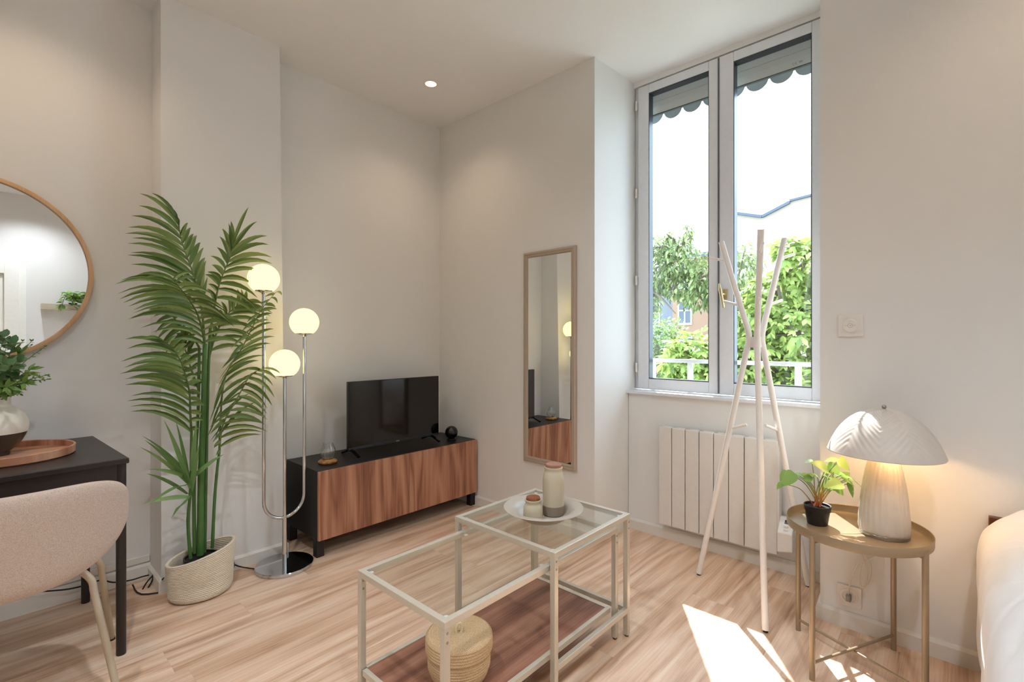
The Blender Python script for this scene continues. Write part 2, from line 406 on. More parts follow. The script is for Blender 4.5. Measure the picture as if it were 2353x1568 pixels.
# window
wz0, wz1 = .892, 2.866
mb = MB(); mb.ring(.455, .525, YW2, YJ2, wz0, wz1, .03, .03, .02, .02)
win = struct('window_1', mb, 'pvc_white', .002, 'white double casement window')
def wpart(name, mb, mat, parent, bevel=0): return mb.build(name, mat, parent=parent, bevel=bevel)
def sash(y0, y1, g0, g1, zb, zt):
    mb = MB(); mb.ring(D, .492, y0, y1, .896, 2.858, g0-y0, y1-g1, zb-.896, 2.858-zt)
    s = wpart('sash', mb, 'pvc_white', win, .004)
    mb = MB(); mb.ring(D+.004, .485, g0-.001, g1+.001, zb-.001, zt+.001, .005, .005, .006, .009); wpart('gasket', mb, 'dark_grey', s)
    mb = MB(); mb.box(.458, .464, g0, g1, zb, zt); wpart('glass_pane', mb, 'window_glass', s)
    return s
sash(-2.019, -1.5063, -1.9626, -1.5806, .962, 2.803)
sr = sash(-2.560, -2.0225, -2.4895, -2.1026, .962, 2.803)
mb = MB(); mb.box(.427, D+.001, -2.0245, -2.0165, .90, 2.85); wpart('astragal', mb, 'grey_ruler', win)
for z in (2.7416, 2.1682, 1.6004, 1.0325):
    mb = MB(); mb.tube([(.424,-1.4985,z-.03),(.424,-1.4985,z+.03)], .0075, 10); mb.box(.424,.456,-1.503,-1.494,z-.022,z+.022); wpart('hinge', mb, 'plastic_white', win)
mb = MB(); mb.box(.425,D,-2.072,-2.046,1.445,1.505); hb = wpart('handle_plate', mb, 'brass', win, .003)
mb = MB(); mb.tube([(D,-2.058,1.476),(.395,-2.058,1.474),(.386,-2.055,1.474)], .008, 10)
mb.tube(spline([(.388,-2.04,1.535),(.382,-2.046,1.50),(.381,-2.052,1.47),(.383,-2.060,1.425),(.386,-2.064,1.393)], 14), [.004,.006,.0075,.009,.0095,.0095,.009,.009,.0085,.0085,.008,.008,.0075,.005], 10)
wpart('handle', mb, 'brass', hb)
mb = MB(); mb.box(.343, .456, YW2-.006, YJ2+.012, .868, .888); struct('trim_1', mb, 'pvc_white', .003, 'white window sill board above the radiator')
# door and ledge on the rear wall, seen in the round mirror
mb = MB(); mb.box(-3.08, -2.12, YR, YR+.035, 0, 2.17); dr = struct('door_1', mb, 'door_white', .004)
mb = MB()
for a in (MB().ring(0,1,0,1,0,1,.1,.1,.1,.1),): pass
for (xa, xb, za, zb) in ((-3.02,-2.9,.05,2.11),(-2.3,-2.18,.05,2.11),(-2.9,-2.3,.05,.25),(-2.9,-2.3,1.97,2.11),(-2.9,-2.3,.95,1.07)): mb.box(xa,xb,YR+.035,YR+.062,za,zb)
wpart('door_panel', mb, 'door_white', dr, .003)
mb = MB(); mb.tube([(-2.24,YR+.05,1.02),(-2.24,YR+.10,1.02),(-2.34,YR+.10,1.02)], .009, 10); wpart('door_handle', mb, 'steel', dr)

# ------------------------------------------------------------------ ceiling spotlights
def downlight(x, y, label, power, color):
    t = thing('ceiling_spotlight', label, 'spotlight', (x,y,H), 'recessed ceiling spotlights')
    mb = MB(); mb.lathe([(.036,-.001),(.037,-.0045),(.048,-.004),(.05,0)], (x,y,H), 32); mb.build('trim_ring', 'plastic_white', t)
    mb = MB(); mb.lathe([(0,-.0025),(.036,-.0025),(.036,-.001)], (x,y,H), 32); mb.build('lamp_face', 'downlight_glow', t)
    li = bpy.data.lights.new('spot_lamp', 'SPOT'); li.energy = power; li.color = color; li.spot_size = R(128); li.spot_blend = .9; li.shadow_soft_size = .035
    lo = bpy.data.objects.new('spot_lamp', li); COL.objects.link(lo); lo.parent = t; lo.location = (0,0,-.012)
WARM, SOFT = (1, .76, .50), (.92, 1, 1.10)
for x, y, lb, p, c in ((-.4715,-.4928,'small round recessed ceiling spotlight above the television corner',6,WARM), (-2.35,-.45,'recessed ceiling spotlight over the dining table',9,WARM),
    (-1.15,-1.85,'recessed ceiling spotlight over the square glass coffee table',18,SOFT), (-2.4,-1.85,'recessed ceiling spotlight over the long low glass table',42,SOFT), (-.5,-3.35,'recessed ceiling spotlight over the head of the bed',8,WARM),
    (-3.7,-1.85,'recessed ceiling spotlight near the left wall',18,SOFT), (-2.1,-3.35,'recessed ceiling spotlight over the foot of the bed',42,SOFT), (-3.7,-3.35,'recessed ceiling spotlight in the left rear part of the room',42,SOFT), (-2.1,-4.5,'recessed ceiling spotlight in front of the white door',42,SOFT)):
    downlight(x, y, lb, p, c)

# ------------------------------------------------------------------ TV unit and what stands on it
cx0, cx1, cyf, cyb, cz0, cz1 = -1.2122, -.0135, -.451, -.031, .0975, .4825
t = thing('tv_console', 'low black-brown TV console with two walnut doors in the corner', 'cabinet', ((cx0+cx1)/2, -.24, 0))
mb = MB(); mb.box(cx0, cx1, cyf+.019, cyb, cz0, cz1); mb.build('carcass', 'black_brown', t, bevel=.0015)
xm = (cx0+cx1)/2
for nm, a, b in (('walnut_door_a', cx0+.001, xm-.0015), ('walnut_door_b', xm+.0015, cx1-.001)):
    mb = MB(); mb.box(a, b, cyf, cyf+.0175, cz0+.001, cz1-.002); mb.build('door', nm, t, bevel=.001)
for lx in (cx0+.022, cx1-.022):
    for ly in (cyf+.045, cyb-.03):
        mb = MB(); mb.box(lx-.022, lx+.022, ly-.022, ly+.022, 0, cz0); mb.build('leg', 'black_brown', t, bevel=.002)
# television
ty = -.232; tx0, tx1, tz0, tz1 = -.918, -.200, .519, .9485
t = thing('television', 'flat black television on the walnut console', 'television', ((tx0+tx1)/2, ty, cz1))
mb = MB(); mb.box(tx0, tx1, ty-.006, ty+.018, tz0, tz1); mb.box(tx0+.12, tx1-.12, ty+.018, ty+.055, tz0+.03, tz1-.14); mb.build('housing', 'black_plastic', t, bevel=.002)
mb = MB(); mb.box(tx0+.004, tx1-.004, ty-.0075, ty-.0055, tz0+.014, tz1-.004); mb.build('screen', 'screen', t)
mb = MB(); mb.box(tx0+.001, tx1-.001, ty-.0095, ty-.005, tz0, tz0+.0135); bz = mb.build('lower_bezel', 'dark_grey', t, bevel=.001)
mb = MB()
for k in range(6): mb.box(xm+.045+k*.0042-.0, xm+.045+k*.0042+.0028, ty-.0102, ty-.0093, tz0+.004, tz0+.0098)
mb.build('logo', 'silver_mark', t, parent=bz)
for fx in (tx0+.012, tx1-.075):
    mb = MB()
    for sgn in (-1, 1):
        mb.bar((fx+.01, ty+.004, tz0+.004), (fx+(.012 if sgn<0 else .0), ty+sgn*.092, cz1+.006), .016, .011)
    mb.box(fx+.0, fx+.026, ty-.006, ty+.016, tz0-.008, tz0+.006)
    mb.build('foot', 'black_gloss', t, bevel=.001)
# candle holder
c = V((-1.083, -.298, cz1))
t = thing('candle_holder', 'clear glass bulb candle holder on a turned wooden base', 'candle holder', c)
mb = MB(); mb.lathe([(0,0),(.046,0),(.053,.006),(.054,.013),(.049,.019),(.036,.022),(.033,.026),(.031,.026),(.031,.012),(0,.012)], c, 40); mb.build('wooden_base', 'candle_wood', t)
mb = MB(); po = [(.026,.0135),(.029,.032),(.041,.05),(.0455,.068),(.043,.086),(.034,.104),(.0305,.116),(.031,.122)]
mb.lathe([(0,.0135)]+po+[(r-.0018,z) for r,z in po[::-1]]+[(0,.0155)], c, 40); mb.build('glass_shade', 'clear_glass', t)
# round black speaker
c = V((-.150, -.322, cz1))
t = thing('speaker', 'small round black speaker ball at the right end of the console', 'speaker', c)
mb = MB(); mb.lathe([(0,0),(.030,0),(.034,.004),(.033,.010),(.026,.014),(0,.014)], c, 32); mb.build('base', 'black_plastic', t)
mb = MB(); mb.sphere(c+V((0,0,.056)), .0465, 40, 24, -.93, 1); mb.build('body', 'black_gloss', t)
mb = MB(); mb.sphere(c+V((-.024,-.027,.08)), .0022, 8, 6); mb.build('indicator_light', 'silver_mark', t)

# ------------------------------------------------------------------ mirrors
mc = V((-2.509, 0, 1.5125)); mr = .4015
t = thing('round_wall_mirror', 'large round wall mirror in a thin light wood ring', 'mirror', mc)
mb = MB()
def ringpts(r, y, n=128): return [mc+V((r*math.cos(2*pi*k/n), y, r*math.sin(2*pi*k/n))) for k in range(n)]
def circ(mb, prof, n=128):
    m = len(prof); vs = []
    for r, y in prof: vs += ringpts(r, y, n)
    mb.add(vs, [(i*n+k, i*n+(k+1)%n, ((i+1)%m)*n+(k+1)%n, ((i+1)%m)*n+k) for i in range(m) for k in range(n)], True)
circ(mb, [(mr,-.002),(mr,-.034),(mr-.003,-.036),(mr-.016,-.036),(mr-.018,-.034),(mr-.018,-.002)]); mb.build('frame', 'mirror_wood', t)
mb = MB(); mb.add(ringpts(mr-.0175, -.022)+ringpts(mr-.0175, -.004), [tuple(range(128)), tuple(range(128,256))]+[(k,(k+1)%128,128+(k+1)%128,128+k) for k in range(128)]); mb.build('glass', 'mirror', t)
# tall mirror beside the window
y0, y1, z0, z1 = -1.326, -.903, .405, 1.791
t = thing('tall_wall_mirror', 'narrow tall rectangular mirror in a greige frame beside the window', 'mirror', (0,(y0+y1)/2,z0))
mb = MB(); w = .036
prof = [(0,0),(0,.016),(.007,.022),(.015,.022),(.017,.0185),(.021,.0185),(.024,.021),(.031,.019),(w,.012),(w,0)]
cor = [(y0,z0,1,1),(y1,z0,-1,1),(y1,z1,-1,-1),(y0,z1,1,-1)]; k = len(prof)
vs = [(-h, y+sy*d, z+sz*d) for (y,z,sy,sz) in cor for d,h in prof]
mb.add(vs, [(i*k+j, i*k+(j+1)%k, ((i+1)%4)*k+(j+1)%k, ((i+1)%4)*k+j) for i in range(4) for j in range(k)]); mb.build('frame', 'mirror_frame', t)
mb = MB(); mb.box(-.0105, -.003, y0+w-.002, y1-w+.002, z0+w-.002, z1-w+.002); mb.build('glass', 'mirror', t)

# ------------------------------------------------------------------ floor lamp
lx, ly = -1.3716, -.392
t = thing('floor_lamp', 'chrome floor lamp with three glowing opal globes beside the chimney breast', 'floor lamp', (lx,ly,0))
mb = MB(); mb.lathe([(0,0),(.141,0),(.143,.003),(.143,.015),(.140,.018),(0,.018)], (lx,ly,0), 64); mb.build('base', 'chrome', t)
mb = MB(); mb.tube([(lx,ly,.017),(lx,ly,.262)], .0125, 16); mb.tube([(lx,ly,.25),(lx,ly,1.012)], .0085, 16); mb.build('pole', 'chrome', t)
R_ = .1061; zl = .262
arc = [(lx-R_, ly, 1.452)] + [(lx-R_, ly, z) for z in (1.2,.9,.6,zl+R_)] + [(lx+R_*math.cos(a), ly, zl+R_+R_*math.sin(a)) for a in [R(180+9*q) for q in range(1,21)]] + [(lx+R_, ly, z) for z in (.6,.9,1.15,1.236)]
mb = MB(); mb.tube(arc, .0085, 16); mb.build('curved_arm', 'chrome', t)
for gx, gz in ((-R_,1.528),(R_,1.309),(0,1.083)):
    gc = V((lx+gx, ly, gz))
    mb = MB(); mb.lathe([(0,-.080),(.009,-.080),(.012,-.074),(.040,-.066),(.042,-.060),(.040,-.056),(0,-.056)], gc, 32); cp = mb.build('shade_holder', 'chrome', t)
    mb = MB(); mb.sphere(gc, .0765, 40, 26, -.80, 1.0); mb.build('globe_shade', 'globe_light', t, parent=cp)
mb = MB(); fs = V((-1.607, -.268, .046))
pts = spline([fs+V((.03,0,-.006)), (-1.55,-.275,.022), (-1.51,-.31,.010), (-1.47,-.36,.006)], 14); mb.tube(pts, .0035, 8)
pts = spline([fs+V((-.03,0,-.006)), (-1.68,-.262,.01), (-1.80,-.262,.005), (-1.95,-.2,.005),(-1.97,-.09,.02)], 18); mb.tube(pts, .0035, 8)
cd = mb.build('cord', 'rubber', t)
mb = MB()
ax = V((0,-.94,.34)).normalized(); u1 = V((1,0,0)); u2 = ax.cross(u1); n = 32; prof = [(0,0),(.028,0),(.032,.005),(.032,.013),(.027,.018),(0,.018)]
mb.add([fs+ax*(d-.01)+(u1*math.cos(2*pi*k/n)+u2*math.sin(2*pi*k/n))*max(r,1e-4) for r,d in prof for k in range(n)], [(i*n+k,i*n+(k+1)%n,(i+1)*n+(k+1)%n,(i+1)*n+k) for i in range(5) for k in range(n)], True)
mb.build('foot_switch', 'black_plastic', t, parent=cd)
mb = MB()
for dz in (.009,-.009): mb.sphere(fs+ax*.008+u1*.016+u2*dz, .0028, 8, 6)
mb.build('switch_mark', 'plastic_white', t, parent=cd)

# ------------------------------------------------------------------ palm in its basket
bx, by = -1.757, -.383
t = thing('woven_basket', 'cream coiled rope basket holding the palm at the chimney breast', 'basket', (bx,by,0))
mb = MB(); rows = 25; pr = []
def basket_rim(a): # height of the soft rim, higher at the pinched right end
    return .205 + .027*math.cos(a) - .012*math.sin(a)*0
def bpt(a, s, off):
    hgt = basket_rim(a); z = .004 + (hgt-.004)*s
    rx, ry = .128+.012*s, .106-.016*s
    p = 2.0 + .1*s; ca, sa = math.cos(a), math.sin(a)
    k = (abs(ca)**p+abs(sa)**p)**(-1/p)
    dent = -.010*math.exp(-((a-R(250))/.5)**2)*math.exp(-((s-.32)/.18)**2)
    tip = .005*s*s*math.exp(-((((a+pi)%(2*pi))-pi)/.35)**2)
    edge = .86+.14*min(1, s/.12)**.5
    rr = (off+dent)
    return V((bx+(rx*k*edge+rr+tip)*ca, by+(ry*k*edge+rr)*sa, z))
nA = 96; vs = []; levels = []
for r in range(rows):
    for q in range(4): levels.append(((r+q/4)/rows, .0042*math.sin(pi*(q/4)) ))
levels.append((1.0, .0))
outer = [[bpt(2*pi*k/nA, s, o) for k in range(nA)] for s, o in levels]
inner = [[bpt(2*pi*k/nA, s, -.007-o) for k in range(nA)] for s, o in levels[::-1] if s > .35]
allr = [[V((bx,by,.003))]*nA] + outer + inner + [[V((bx,by,.12))]*nA]
vs = [p for rr in allr for p in rr]; m = len(allr)
mb.add(vs, [(i*nA+k,i*nA+(k+1)%nA,(i+1)*nA+(k+1)%nA,(i+1)*nA+k) for i in range(m-1) for k in range(nA)], True)
mb.build('rope_body', 'rope_cream', t)
t = thing('potted_palm', 'tall artificial areca palm standing in the cream rope basket', 'palm', (bx,by,.13))
mb = MB(); mb.lathe([(0,.13),(.066,.13),(.073,.176),(.073,.18),(.066,.18),(.064,.172),(0,.172)], (bx,by,0), 32); mb.build('grow_pot', 'pot_black', t)
yp = -.372
def stem(px, r, name='stem', mat='stem_green'):
    pts = spline([on_y(u, v, y) for u, v, y in px], 18)
    rs = [r[0]+(r[1]-r[0])*i/17 for i in range(18)]
    for i in range(2, 17, 4): rs[i] *= 1.07
    mb = MB(); mb.tube(pts, rs, 10); return mb.build(name, mat, t)
stem([(460,1276,-.365),(462,1100,-.37),(467,950,-.375),(471,790,-.38)], (.0155,.0095), 'trunk')
stem([(438,1284,-.375),(432,1200,-.38),(438,1120,-.385),(440,990,-.39)], (.0075,.0055))
stem([(447,1272,-.36),(446,1100,-.355),(455,950,-.35),(458,800,-.345)], (.008,.006))
stem([(488,1260,-.37),(493,1150,-.375),(499,1080,-.38),(504,1040,-.385)], (.0075,.0055))
stem([(470,1270,-.35),(474,1050,-.345),(478,880,-.34),(483,750,-.34)], (.008,.006))
def frond(rach, lt, rt, n, w=.021, t0=.1, yl=(-.40,-.46), yr_=(-.38,-.40), mat='palm_leaf', arch=.16):
    mb = MB(); Rp = spline([on_y(*p) for p in rach], 24)
    mb.tube(Rp, [.0055-.0042*i/23 for i in range(24)], 8)
    for side, tips, yy in ((0, lt, yl), (1, rt, yr_)):
        tp = [on_y(u, v, yy[0]+(yy[1]-yy[0])*i/max(1,len(tips)-1)) for i, (u, v) in enumerate(tips)]
        for i in range(n):
            s = (i+.5*side*.7)/(n-1+.35); s = min(s, 1)
            b = sample(Rp, t0+(1-t0)*s); tip = sample(tp, s) + V((rng.uniform(-.012,.012), rng.uniform(-.02,.02), rng.uniform(-.012,.012)))
            rt_ = (sample(Rp, min(1,t0+(1-t0)*s+.05))-sample(Rp, max(0,t0+(1-t0)*s-.05)))
            rt_ = rt_.normalized() if rt_.length > 1e-6 else V((0,0,1))
            L = (tip-b).length
            c = b.lerp(tip, .45)+V((0,-.02,arch*L))+rt_*(.12*L)
            ww = w*(.75+.5*math.sin(pi*min(1,.25+.6*s)))*rng.uniform(.85,1.1); K = 7; vs = []; roll = rng.uniform(-.5,.5)
            for q in range(K):
                e = q/(K-1); p = b*(1-e)**2+c*(2*e*(1-e))+tip*e*e
                tg = ((c-b)*(1-e)+(tip-c)*e).normalized()
                wd = (rt_-tg*rt_.dot(tg)); wd = wd.normalized() if wd.length > .05 else tg.orthogonal().normalized()
                nn = tg.cross(wd); wd = (wd*math.cos(roll)+nn*math.sin(roll)); nn = tg.cross(wd)
                if nn.y > 0: nn = -nn
                hw = ww/2*(.35+.65*min(1,e*4))*max(.03,(1-e**2.6))
                vs += [p+wd*hw+nn*hw*.35, p-nn*hw*.1, p-wd*hw+nn*hw*.35]
            mb.add(vs, [f for q in range(K-1) for f in ((q*3,q*3+1,q*3+4,q*3+3),(q*3+1,q*3+2,q*3+5,q*3+4))], True)
    return mb.build('frond', mat, t)
# upper left
frond([(471,800,-.38),(464,715,-.39),(446,636,-.40),(420,563,-.42),(407,503,-.43)],
      [(330,668),(312,620),(300,594),(290,585),(304,554),(293,537),(295,525),(306,481),(319,449),(350,445)],
      [(480,650),(478,612),(474,592),(470,570),(453,548),(446,532),(428,513),(404,490),(385,466)], 13, .022, .28)
# upper right
frond([(482,770,-.35),(498,677,-.36),(511,634,-.37),(528,593,-.38),(533,570,-.385)],
      [(480,660),(470,640),(476,615),(490,580),(500,548),(515,516),(540,505)],
      [(596,740),(592,700),(585,655),(618,608),(629,580),(607,530),(573,475)], 11, .022, .2, (-.37,-.38), (-.39,-.42))
# big middle one coming forward
frond([(471,805,-.38),(466,765,-.40),(454,723,-.44),(434,688,-.48),(416,665,-.51),(398,642,-.53)],
      [(372,785),(335,760),(293,735),(300,722),(304,710),(285,696),(262,676),(267,655),(300,640),(330,632)],
      [(560,800),(590,765),(578,748),(545,752),(530,738),(522,716),(495,690),(470,655),(440,632)], 15, .021, .08, (-.44,-.58), (-.42,-.50), arch=.2)
# right hand arching
frond([(504,1045,-.385),(507,956,-.40),(513,886,-.41),(529,841,-.42),(555,802,-.43),(580,752,-.44),(600,712,-.45),(634,672,-.46)],
      [(492,1030),(483,1000),(484,960),(494,905),(510,855),(535,805),(556,765),(585,715),(622,680)],
      [(585,935),(575,880),(590,845),(608,815),(625,785),(620,752),(624,728),(634,708),(642,684)], 18, .018, .06, (-.42,-.48), (-.43,-.50))
frond([(504,1045,-.385),(507,1000,-.40),(517,965,-.42),(538,928,-.44),(558,892,-.45),(576,862,-.46),(600,848,-.46)],
      [(494,1045),(484,1022),(479,1005),(486,980),(498,950),(518,925),(538,898),(556,872),(580,850)],
      [(607,1006),(608,995),(606,978),(611,966),(609,952),(616,944),(629,920),(632,885),(642,856)], 14, .02, .05, (-.43,-.48), (-.46,-.52))
# left hand, low
frond([(440,1000,-.39),(437,945,-.41),(435,900,-.43),(423,853,-.45),(409,819,-.47),(384,789,-.48)],
      [(294,942),(291,926),(293,906),(280,884),(297,868),(281,855),(285,848),(282,836),(280,818),(291,782),(340,770)],
      [(458,985),(466,960),(468,930),(462,900),(458,868),(452,838),(442,808),(420,785),(396,770)], 15, .023, .04, (-.46,-.56), (-.42,-.46))
# behind
frond([(458,800,-.33),(440,770,-.32),(412,745,-.31),(392,722,-.30),(372,705,-.30)],
      [(400,830),(378,815),(366,790),(360,755),(346,715),(340,700)], [(440,830),(430,800),(420,770),(412,725),(395,690),(380,680)], 10, .02, .15, (-.30,-.28), (-.32,-.30))
frond([(478,830,-.33),(500,760,-.32),(530,715,-.31),(560,695,-.31)],
      [(485,770),(492,735),(512,690),(535,668),(562,672)], [(560,800),(590,770),(612,735),(624,715),(600,690)], 11, .02, .1, (-.31,-.30), (-.34,-.33))
frond([(458,900,-.34),(440,850,-.33),(425,800,-.32),(420,760,-.31)],
      [(405,880),(395,850),(385,820),(392,780),(405,745)], [(470,880),(475,840),(470,800),(455,770),(432,745)], 9, .02, .1, (-.31,-.30), (-.34,-.33))
# young low shoot
mb = MB(); b0 = on_y(437,1128,-.385)
for u, v, dy, wl in ((377,966,-.06,.026),(452,966,-.09,.026),(404,968,.02,.018),(327,1002,-.05,.016),(322,1028,-.1,.02),(333,1012,-.12,.022),(337,1089,-.14,.024),(340,1079,-.1,.018),(329,1160,-.06,.02),(347,1157,-.18,.026),(394,1192,-.2,.03),(515,1044,-.1,.022),(458,1022,-.12,.028),(380,1070,-.02,.02)):
    tip = on_y(u, v, -.385+dy*.8); bb = b0+V((rng.uniform(-.008,.008),rng.uniform(-.01,.01),rng.uniform(-.03,.07))); L = (tip-bb).length; c = bb.lerp(tip,.5)+V((0,-.01,.12*L)); K = 7; vs = []
    for q in range(K):
        e = q/(K-1); p = bb*(1-e)**2+c*(2*e*(1-e))+tip*e*e; tg = ((c-bb)*(1-e)+(tip-c)*e).normalized()
        wd = tg.cross(V((FW[0],FW[1],-.3))).normalized(); nn = tg.cross(wd); nn = -nn if nn.y > 0 else nn
        hw = wl/2*max(.03, math.sin(pi*(.12+.88*e)**.8)); vs += [p+wd*hw+nn*hw*.3, p, p-wd*hw+nn*hw*.3]
    mb.add(vs, [f for q in range(K-1) for f in ((q*3,q*3+1,q*3+4,q*3+3),(q*3+1,q*3+2,q*3+5,q*3+4))], True)
mb.build('frond', 'palm_young', t)['label'] = 'paler young shoot low on the left'

# loose black cable by the table
mb = MB()
pts = [on_y(u,v,y) for u,v,y in ((60,1362,-.06),(110,1359,-.06),(160,1354,-.06),(205,1343,-.05),(232,1334,-.045),(262,1339,-.045),(300,1334,-.045),(330,1325,-.045),(352,1321,-.05),(362,1327,-.06))]
mb.tube(spline(pts, 60), .0035, 8)
mb.tube(spline([on_y(u,v,-.13) for u,v in ((352,1322),(338,1338),(328,1355),(327,1366),(340,1352),(350,1334),(352,1322),(356,1340),(352,1356),(346,1366),(333,1380))], 60), .0035, 8)
mb.tube(spline([on_y(u,v,y) for u,v,y in ((352,1323,-.09),(362,1324,-.12),(378,1325,-.2))]+[V((-1.885,-.255,.07))], 20), .0035, 8)
tag(mb.build('power_cable', 'rubber', origin=(-2.0,-.06,.0)), 'loose knotted black power cable along the alcove baseboard', 'cable')

# ------------------------------------------------------------------ dining table, tray, vase
A = R(2.4); ca, sa = math.cos(A), math.sin(A); tc = V((-2.0801,-.6894,.755))
def tl(x, y, z): # local: x to the left of the front right corner is negative, y towards the wall
    return V((tc.x + x*ca - y*sa, tc.y + x*sa + y*ca, z))
def tbox(mb, x0,x1,y0,y1,z0,z1):
    mb.prism([tuple(tl(x,y,0)[:2]) for x,y in ((x0,y0),(x1,y0),(x1,y1),(x0,y1))], z0, z1)
t = thing('dining_table', 'black dining table against the alcove wall under the round mirror', 'table', (-2.65,-.37,0))
TL, TD = 1.25, .672
mb = MB(); tbox(mb, -TL, 0, 0, TD, .735, .755); mb.build('table_top', 'table_black', t, bevel=.003)
mb = MB(); tbox(mb, -TL+.03, -.034, .014, .030, .665, .735); tbox(mb, -TL+.03, -.048, TD-.068, TD-.052, .665, .735); tbox(mb, -.05, -.032, .06, TD-.06, .665, .735); tbox(mb, -TL+.032, -TL+.05, .06, TD-.06, .665, .735)
mb.build('apron', 'table_black', t)
for x, y in ((-.021,.022), (-.036,.612), (-TL+.022,.022), (-TL+.022,.612)):
    if True:
        mb = MB(); p = tl(x, y, 0); mb.lathe([(0,0),(.0155,0),(.016,.003),(.016,.735),(0,.735)], p, 24); mb.build('leg', 'table_black', t)
yc = V((-2.402,-.352,.755)); tr = .2
t = thing('serving_tray', 'round shallow walnut serving tray under the vase', 'tray', yc)
mb = MB(); mb.lathe([(0,0),(tr-.006,0),(tr,.005),(tr,.032),(tr-.002,.034),(tr-.006,.034),(tr-.008,.032),(tr-.008,.009),(0,.009)], yc, 72); mb.build('tray_body', 'tray_wood', t)
vc = V((-2.434,-.306,.764))
t = thing('vase', 'round vase with cream top and dark glazed bottom on the wooden tray', 'vase', vc)
up_ = [(.0945,.087),(.0985,.108),(.0965,.128),(.086,.156),(.066,.178),(.053,.187),(.048,.192),(.047,.2),(.047,.224),(.0455,.226),(.043,.224),(.043,.196),(.058,.178),(.08,.15)]
mb = MB(); mb.lathe(up_, vc, 56); mb.build('upper_body', 'vase_cream', t)
mb = MB(); mb.lathe([(0,0),(.044,0),(.046,.003),(.046,.014),(.062,.028),(.079,.052),(.09,.074),(.0945,.087),(.088,.087),(.07,.05),(0,.03)], vc, 56); mb.build('lower_body', 'vase_dark', t)['label'] = 'dark glazed lower half'
# bouquet
bt = vc+V((0,0,.19))
t = thing('artificial_bouquet', 'green leafy eucalyptus bouquet standing in the two-tone vase', 'plant', bt)
EUC = ((0,.1),(.2,.75),(.5,1),(.8,.75),(1,.1)); RUS = ((0,.05),(.25,.75),(.45,1),(.75,.6),(1,.02))
def spray(px, kind, n, L, w, mat, dep=1.86, dd=0):
    mb = MB(); tip = at_depth(*px, dep+dd); b = bt+V((rng.uniform(-.02,.02),rng.uniform(-.02,.02),0))
    pts = spline([vc+V((0,0,.06)), b, b.lerp(tip,.5)+V((0,0,.03)), tip], 20)
    mb.tube(pts, [.0022-.0012*i/19 for i in range(20)], 6); o = mb.build('sprig_stem', 'stem_green', t)
    mb = MB()
    for i in range(n):
        e = .42+.58*i/(n-1); p = sample(pts, e); tg = (sample(pts,min(1,e+.04))-sample(pts,e-.04)).normalized()
        sd = tg.orthogonal().normalized(); a = i*2.4+rng.uniform(-.4,.4)
        sd = (sd*math.cos(a)+tg.cross(sd)*math.sin(a)).normalized()
        d = (tg*.7+sd*.9).normalized(); s = rng.uniform(.75,1.15)*(1.15-.5*(i/n))
        mb.leaf(p, d, tg+V((0,0,.6))+V((-FW[0],-FW[1],0))*.4, L*s, w*s, kind, .12, rng.uniform(0,.3))
    mb.leaf(pts[-1], (pts[-1]-pts[-3]), V((0,-1,.5)), L*.7, w*.6, kind)
    mb.build('sprig_leaves', mat, t, parent=o)
for px, dd in (((10,775),.05),((-30,770),0),((30,790),.03),((-60,800),.04),((5,830),-.1),((-40,840),-.08),((40,830),-.04)): spray(px, EUC, 15, .05, .04, 'eucalyptus', 1.86, dd)
for px, dd in (((60,880),-.03),((48,868),.04),((70,850),0),((20,890),-.09),((-70,870),0),((50,810),.06)): spray(px, RUS, 15, .055, .02, 'ruscus', 1.86, dd)
for px, dd in (((108,862),0),((102,798),.03),((72,785),.06),((110,872),.02),((45,905),-.03),((-100,840),0)): spray(px, RUS, 20, .018, .011, 'ruscus', 1.86, dd)

# ------------------------------------------------------------------ dining chair
ccx, ccy = -2.432, -1.0
t = thing('dining_chair', 'beige fabric tub chair with greige metal legs pulled up to the table', 'chair', (ccx,ccy-.0,0))
hw_ = .288
def plan(x): return -1.175+.105*abs(x/hw_)**2.3
def backpt(s, q, side):
    """s along the width, q from lower edge to upper edge, side -1 = outside"""
    x = hw_*s; k = abs(s)
    zt = .70+.092*(1-k**5)**.42; zb = .665-.160*(max(0,1-k**2.9))**.55
    z = zb+(zt-zb)*q
    y = plan(x); th = .020*(max(0,1-k**8)**.5)*(max(0,1-abs(2*q-1)**7)**.5)+.0006
    lean = -.05*(z-.6)
    return V((ccx+x*1.0, y+lean+side*th, z))
mb = MB(); nu, nv = 61, 25
for side in (-1, 1): mb.grid(lambda u, v: backpt(math.sin((u-.5)*pi), .5-.5*math.cos(v*pi), side), nu, nv)
bm_ = mb; bm_.build('backrest', 'chair_fabric', t)
mb = MB()
def seat(u, v):
    a = 2*pi*u; p = 2.8; c_, s_ = math.cos(a), math.sin(a); k = (abs(c_)**p+abs(s_)**p)**(-1/p)
    pr = [(0,.0),(.80,.0),(.93,.12),(1,.45),(1,.62),(.97,.85),(.88,.97),(0,1)]; i = v*7; j = min(int(i),6); f = i-j
    r, q = pr[j][0]+(pr[j+1][0]-pr[j][0])*f, pr[j][1]+(pr[j+1][1]-pr[j][1])*f
    y = -.85+.262*k*s_*r
    zb = .405+.105*max(0,(-.80-y)/.31)**1.15     # the underside sweeps up into the back
    zt = .492+.02*max(0,(-.80-y)/.31)
    return V((ccx+.205*k*c_*r*(1.0 if y > -.95 else 1-.25*((-.95-y)/.16)), y, zb+(zt-zb)*q))
mb.grid(seat, 64, 15, True); mb.build('seat', 'chair_fabric', t)
def z_at(u, v, z):
    a = (u-W_PX/2)/F_PX; b = (Y0-v)/F_PX; tt = (z-CAM[2])/b
    return V((CAM[0]+tt*(FW[0]+a*RT[0]), CAM[1]+tt*(FW[1]+a*RT[1]), z))
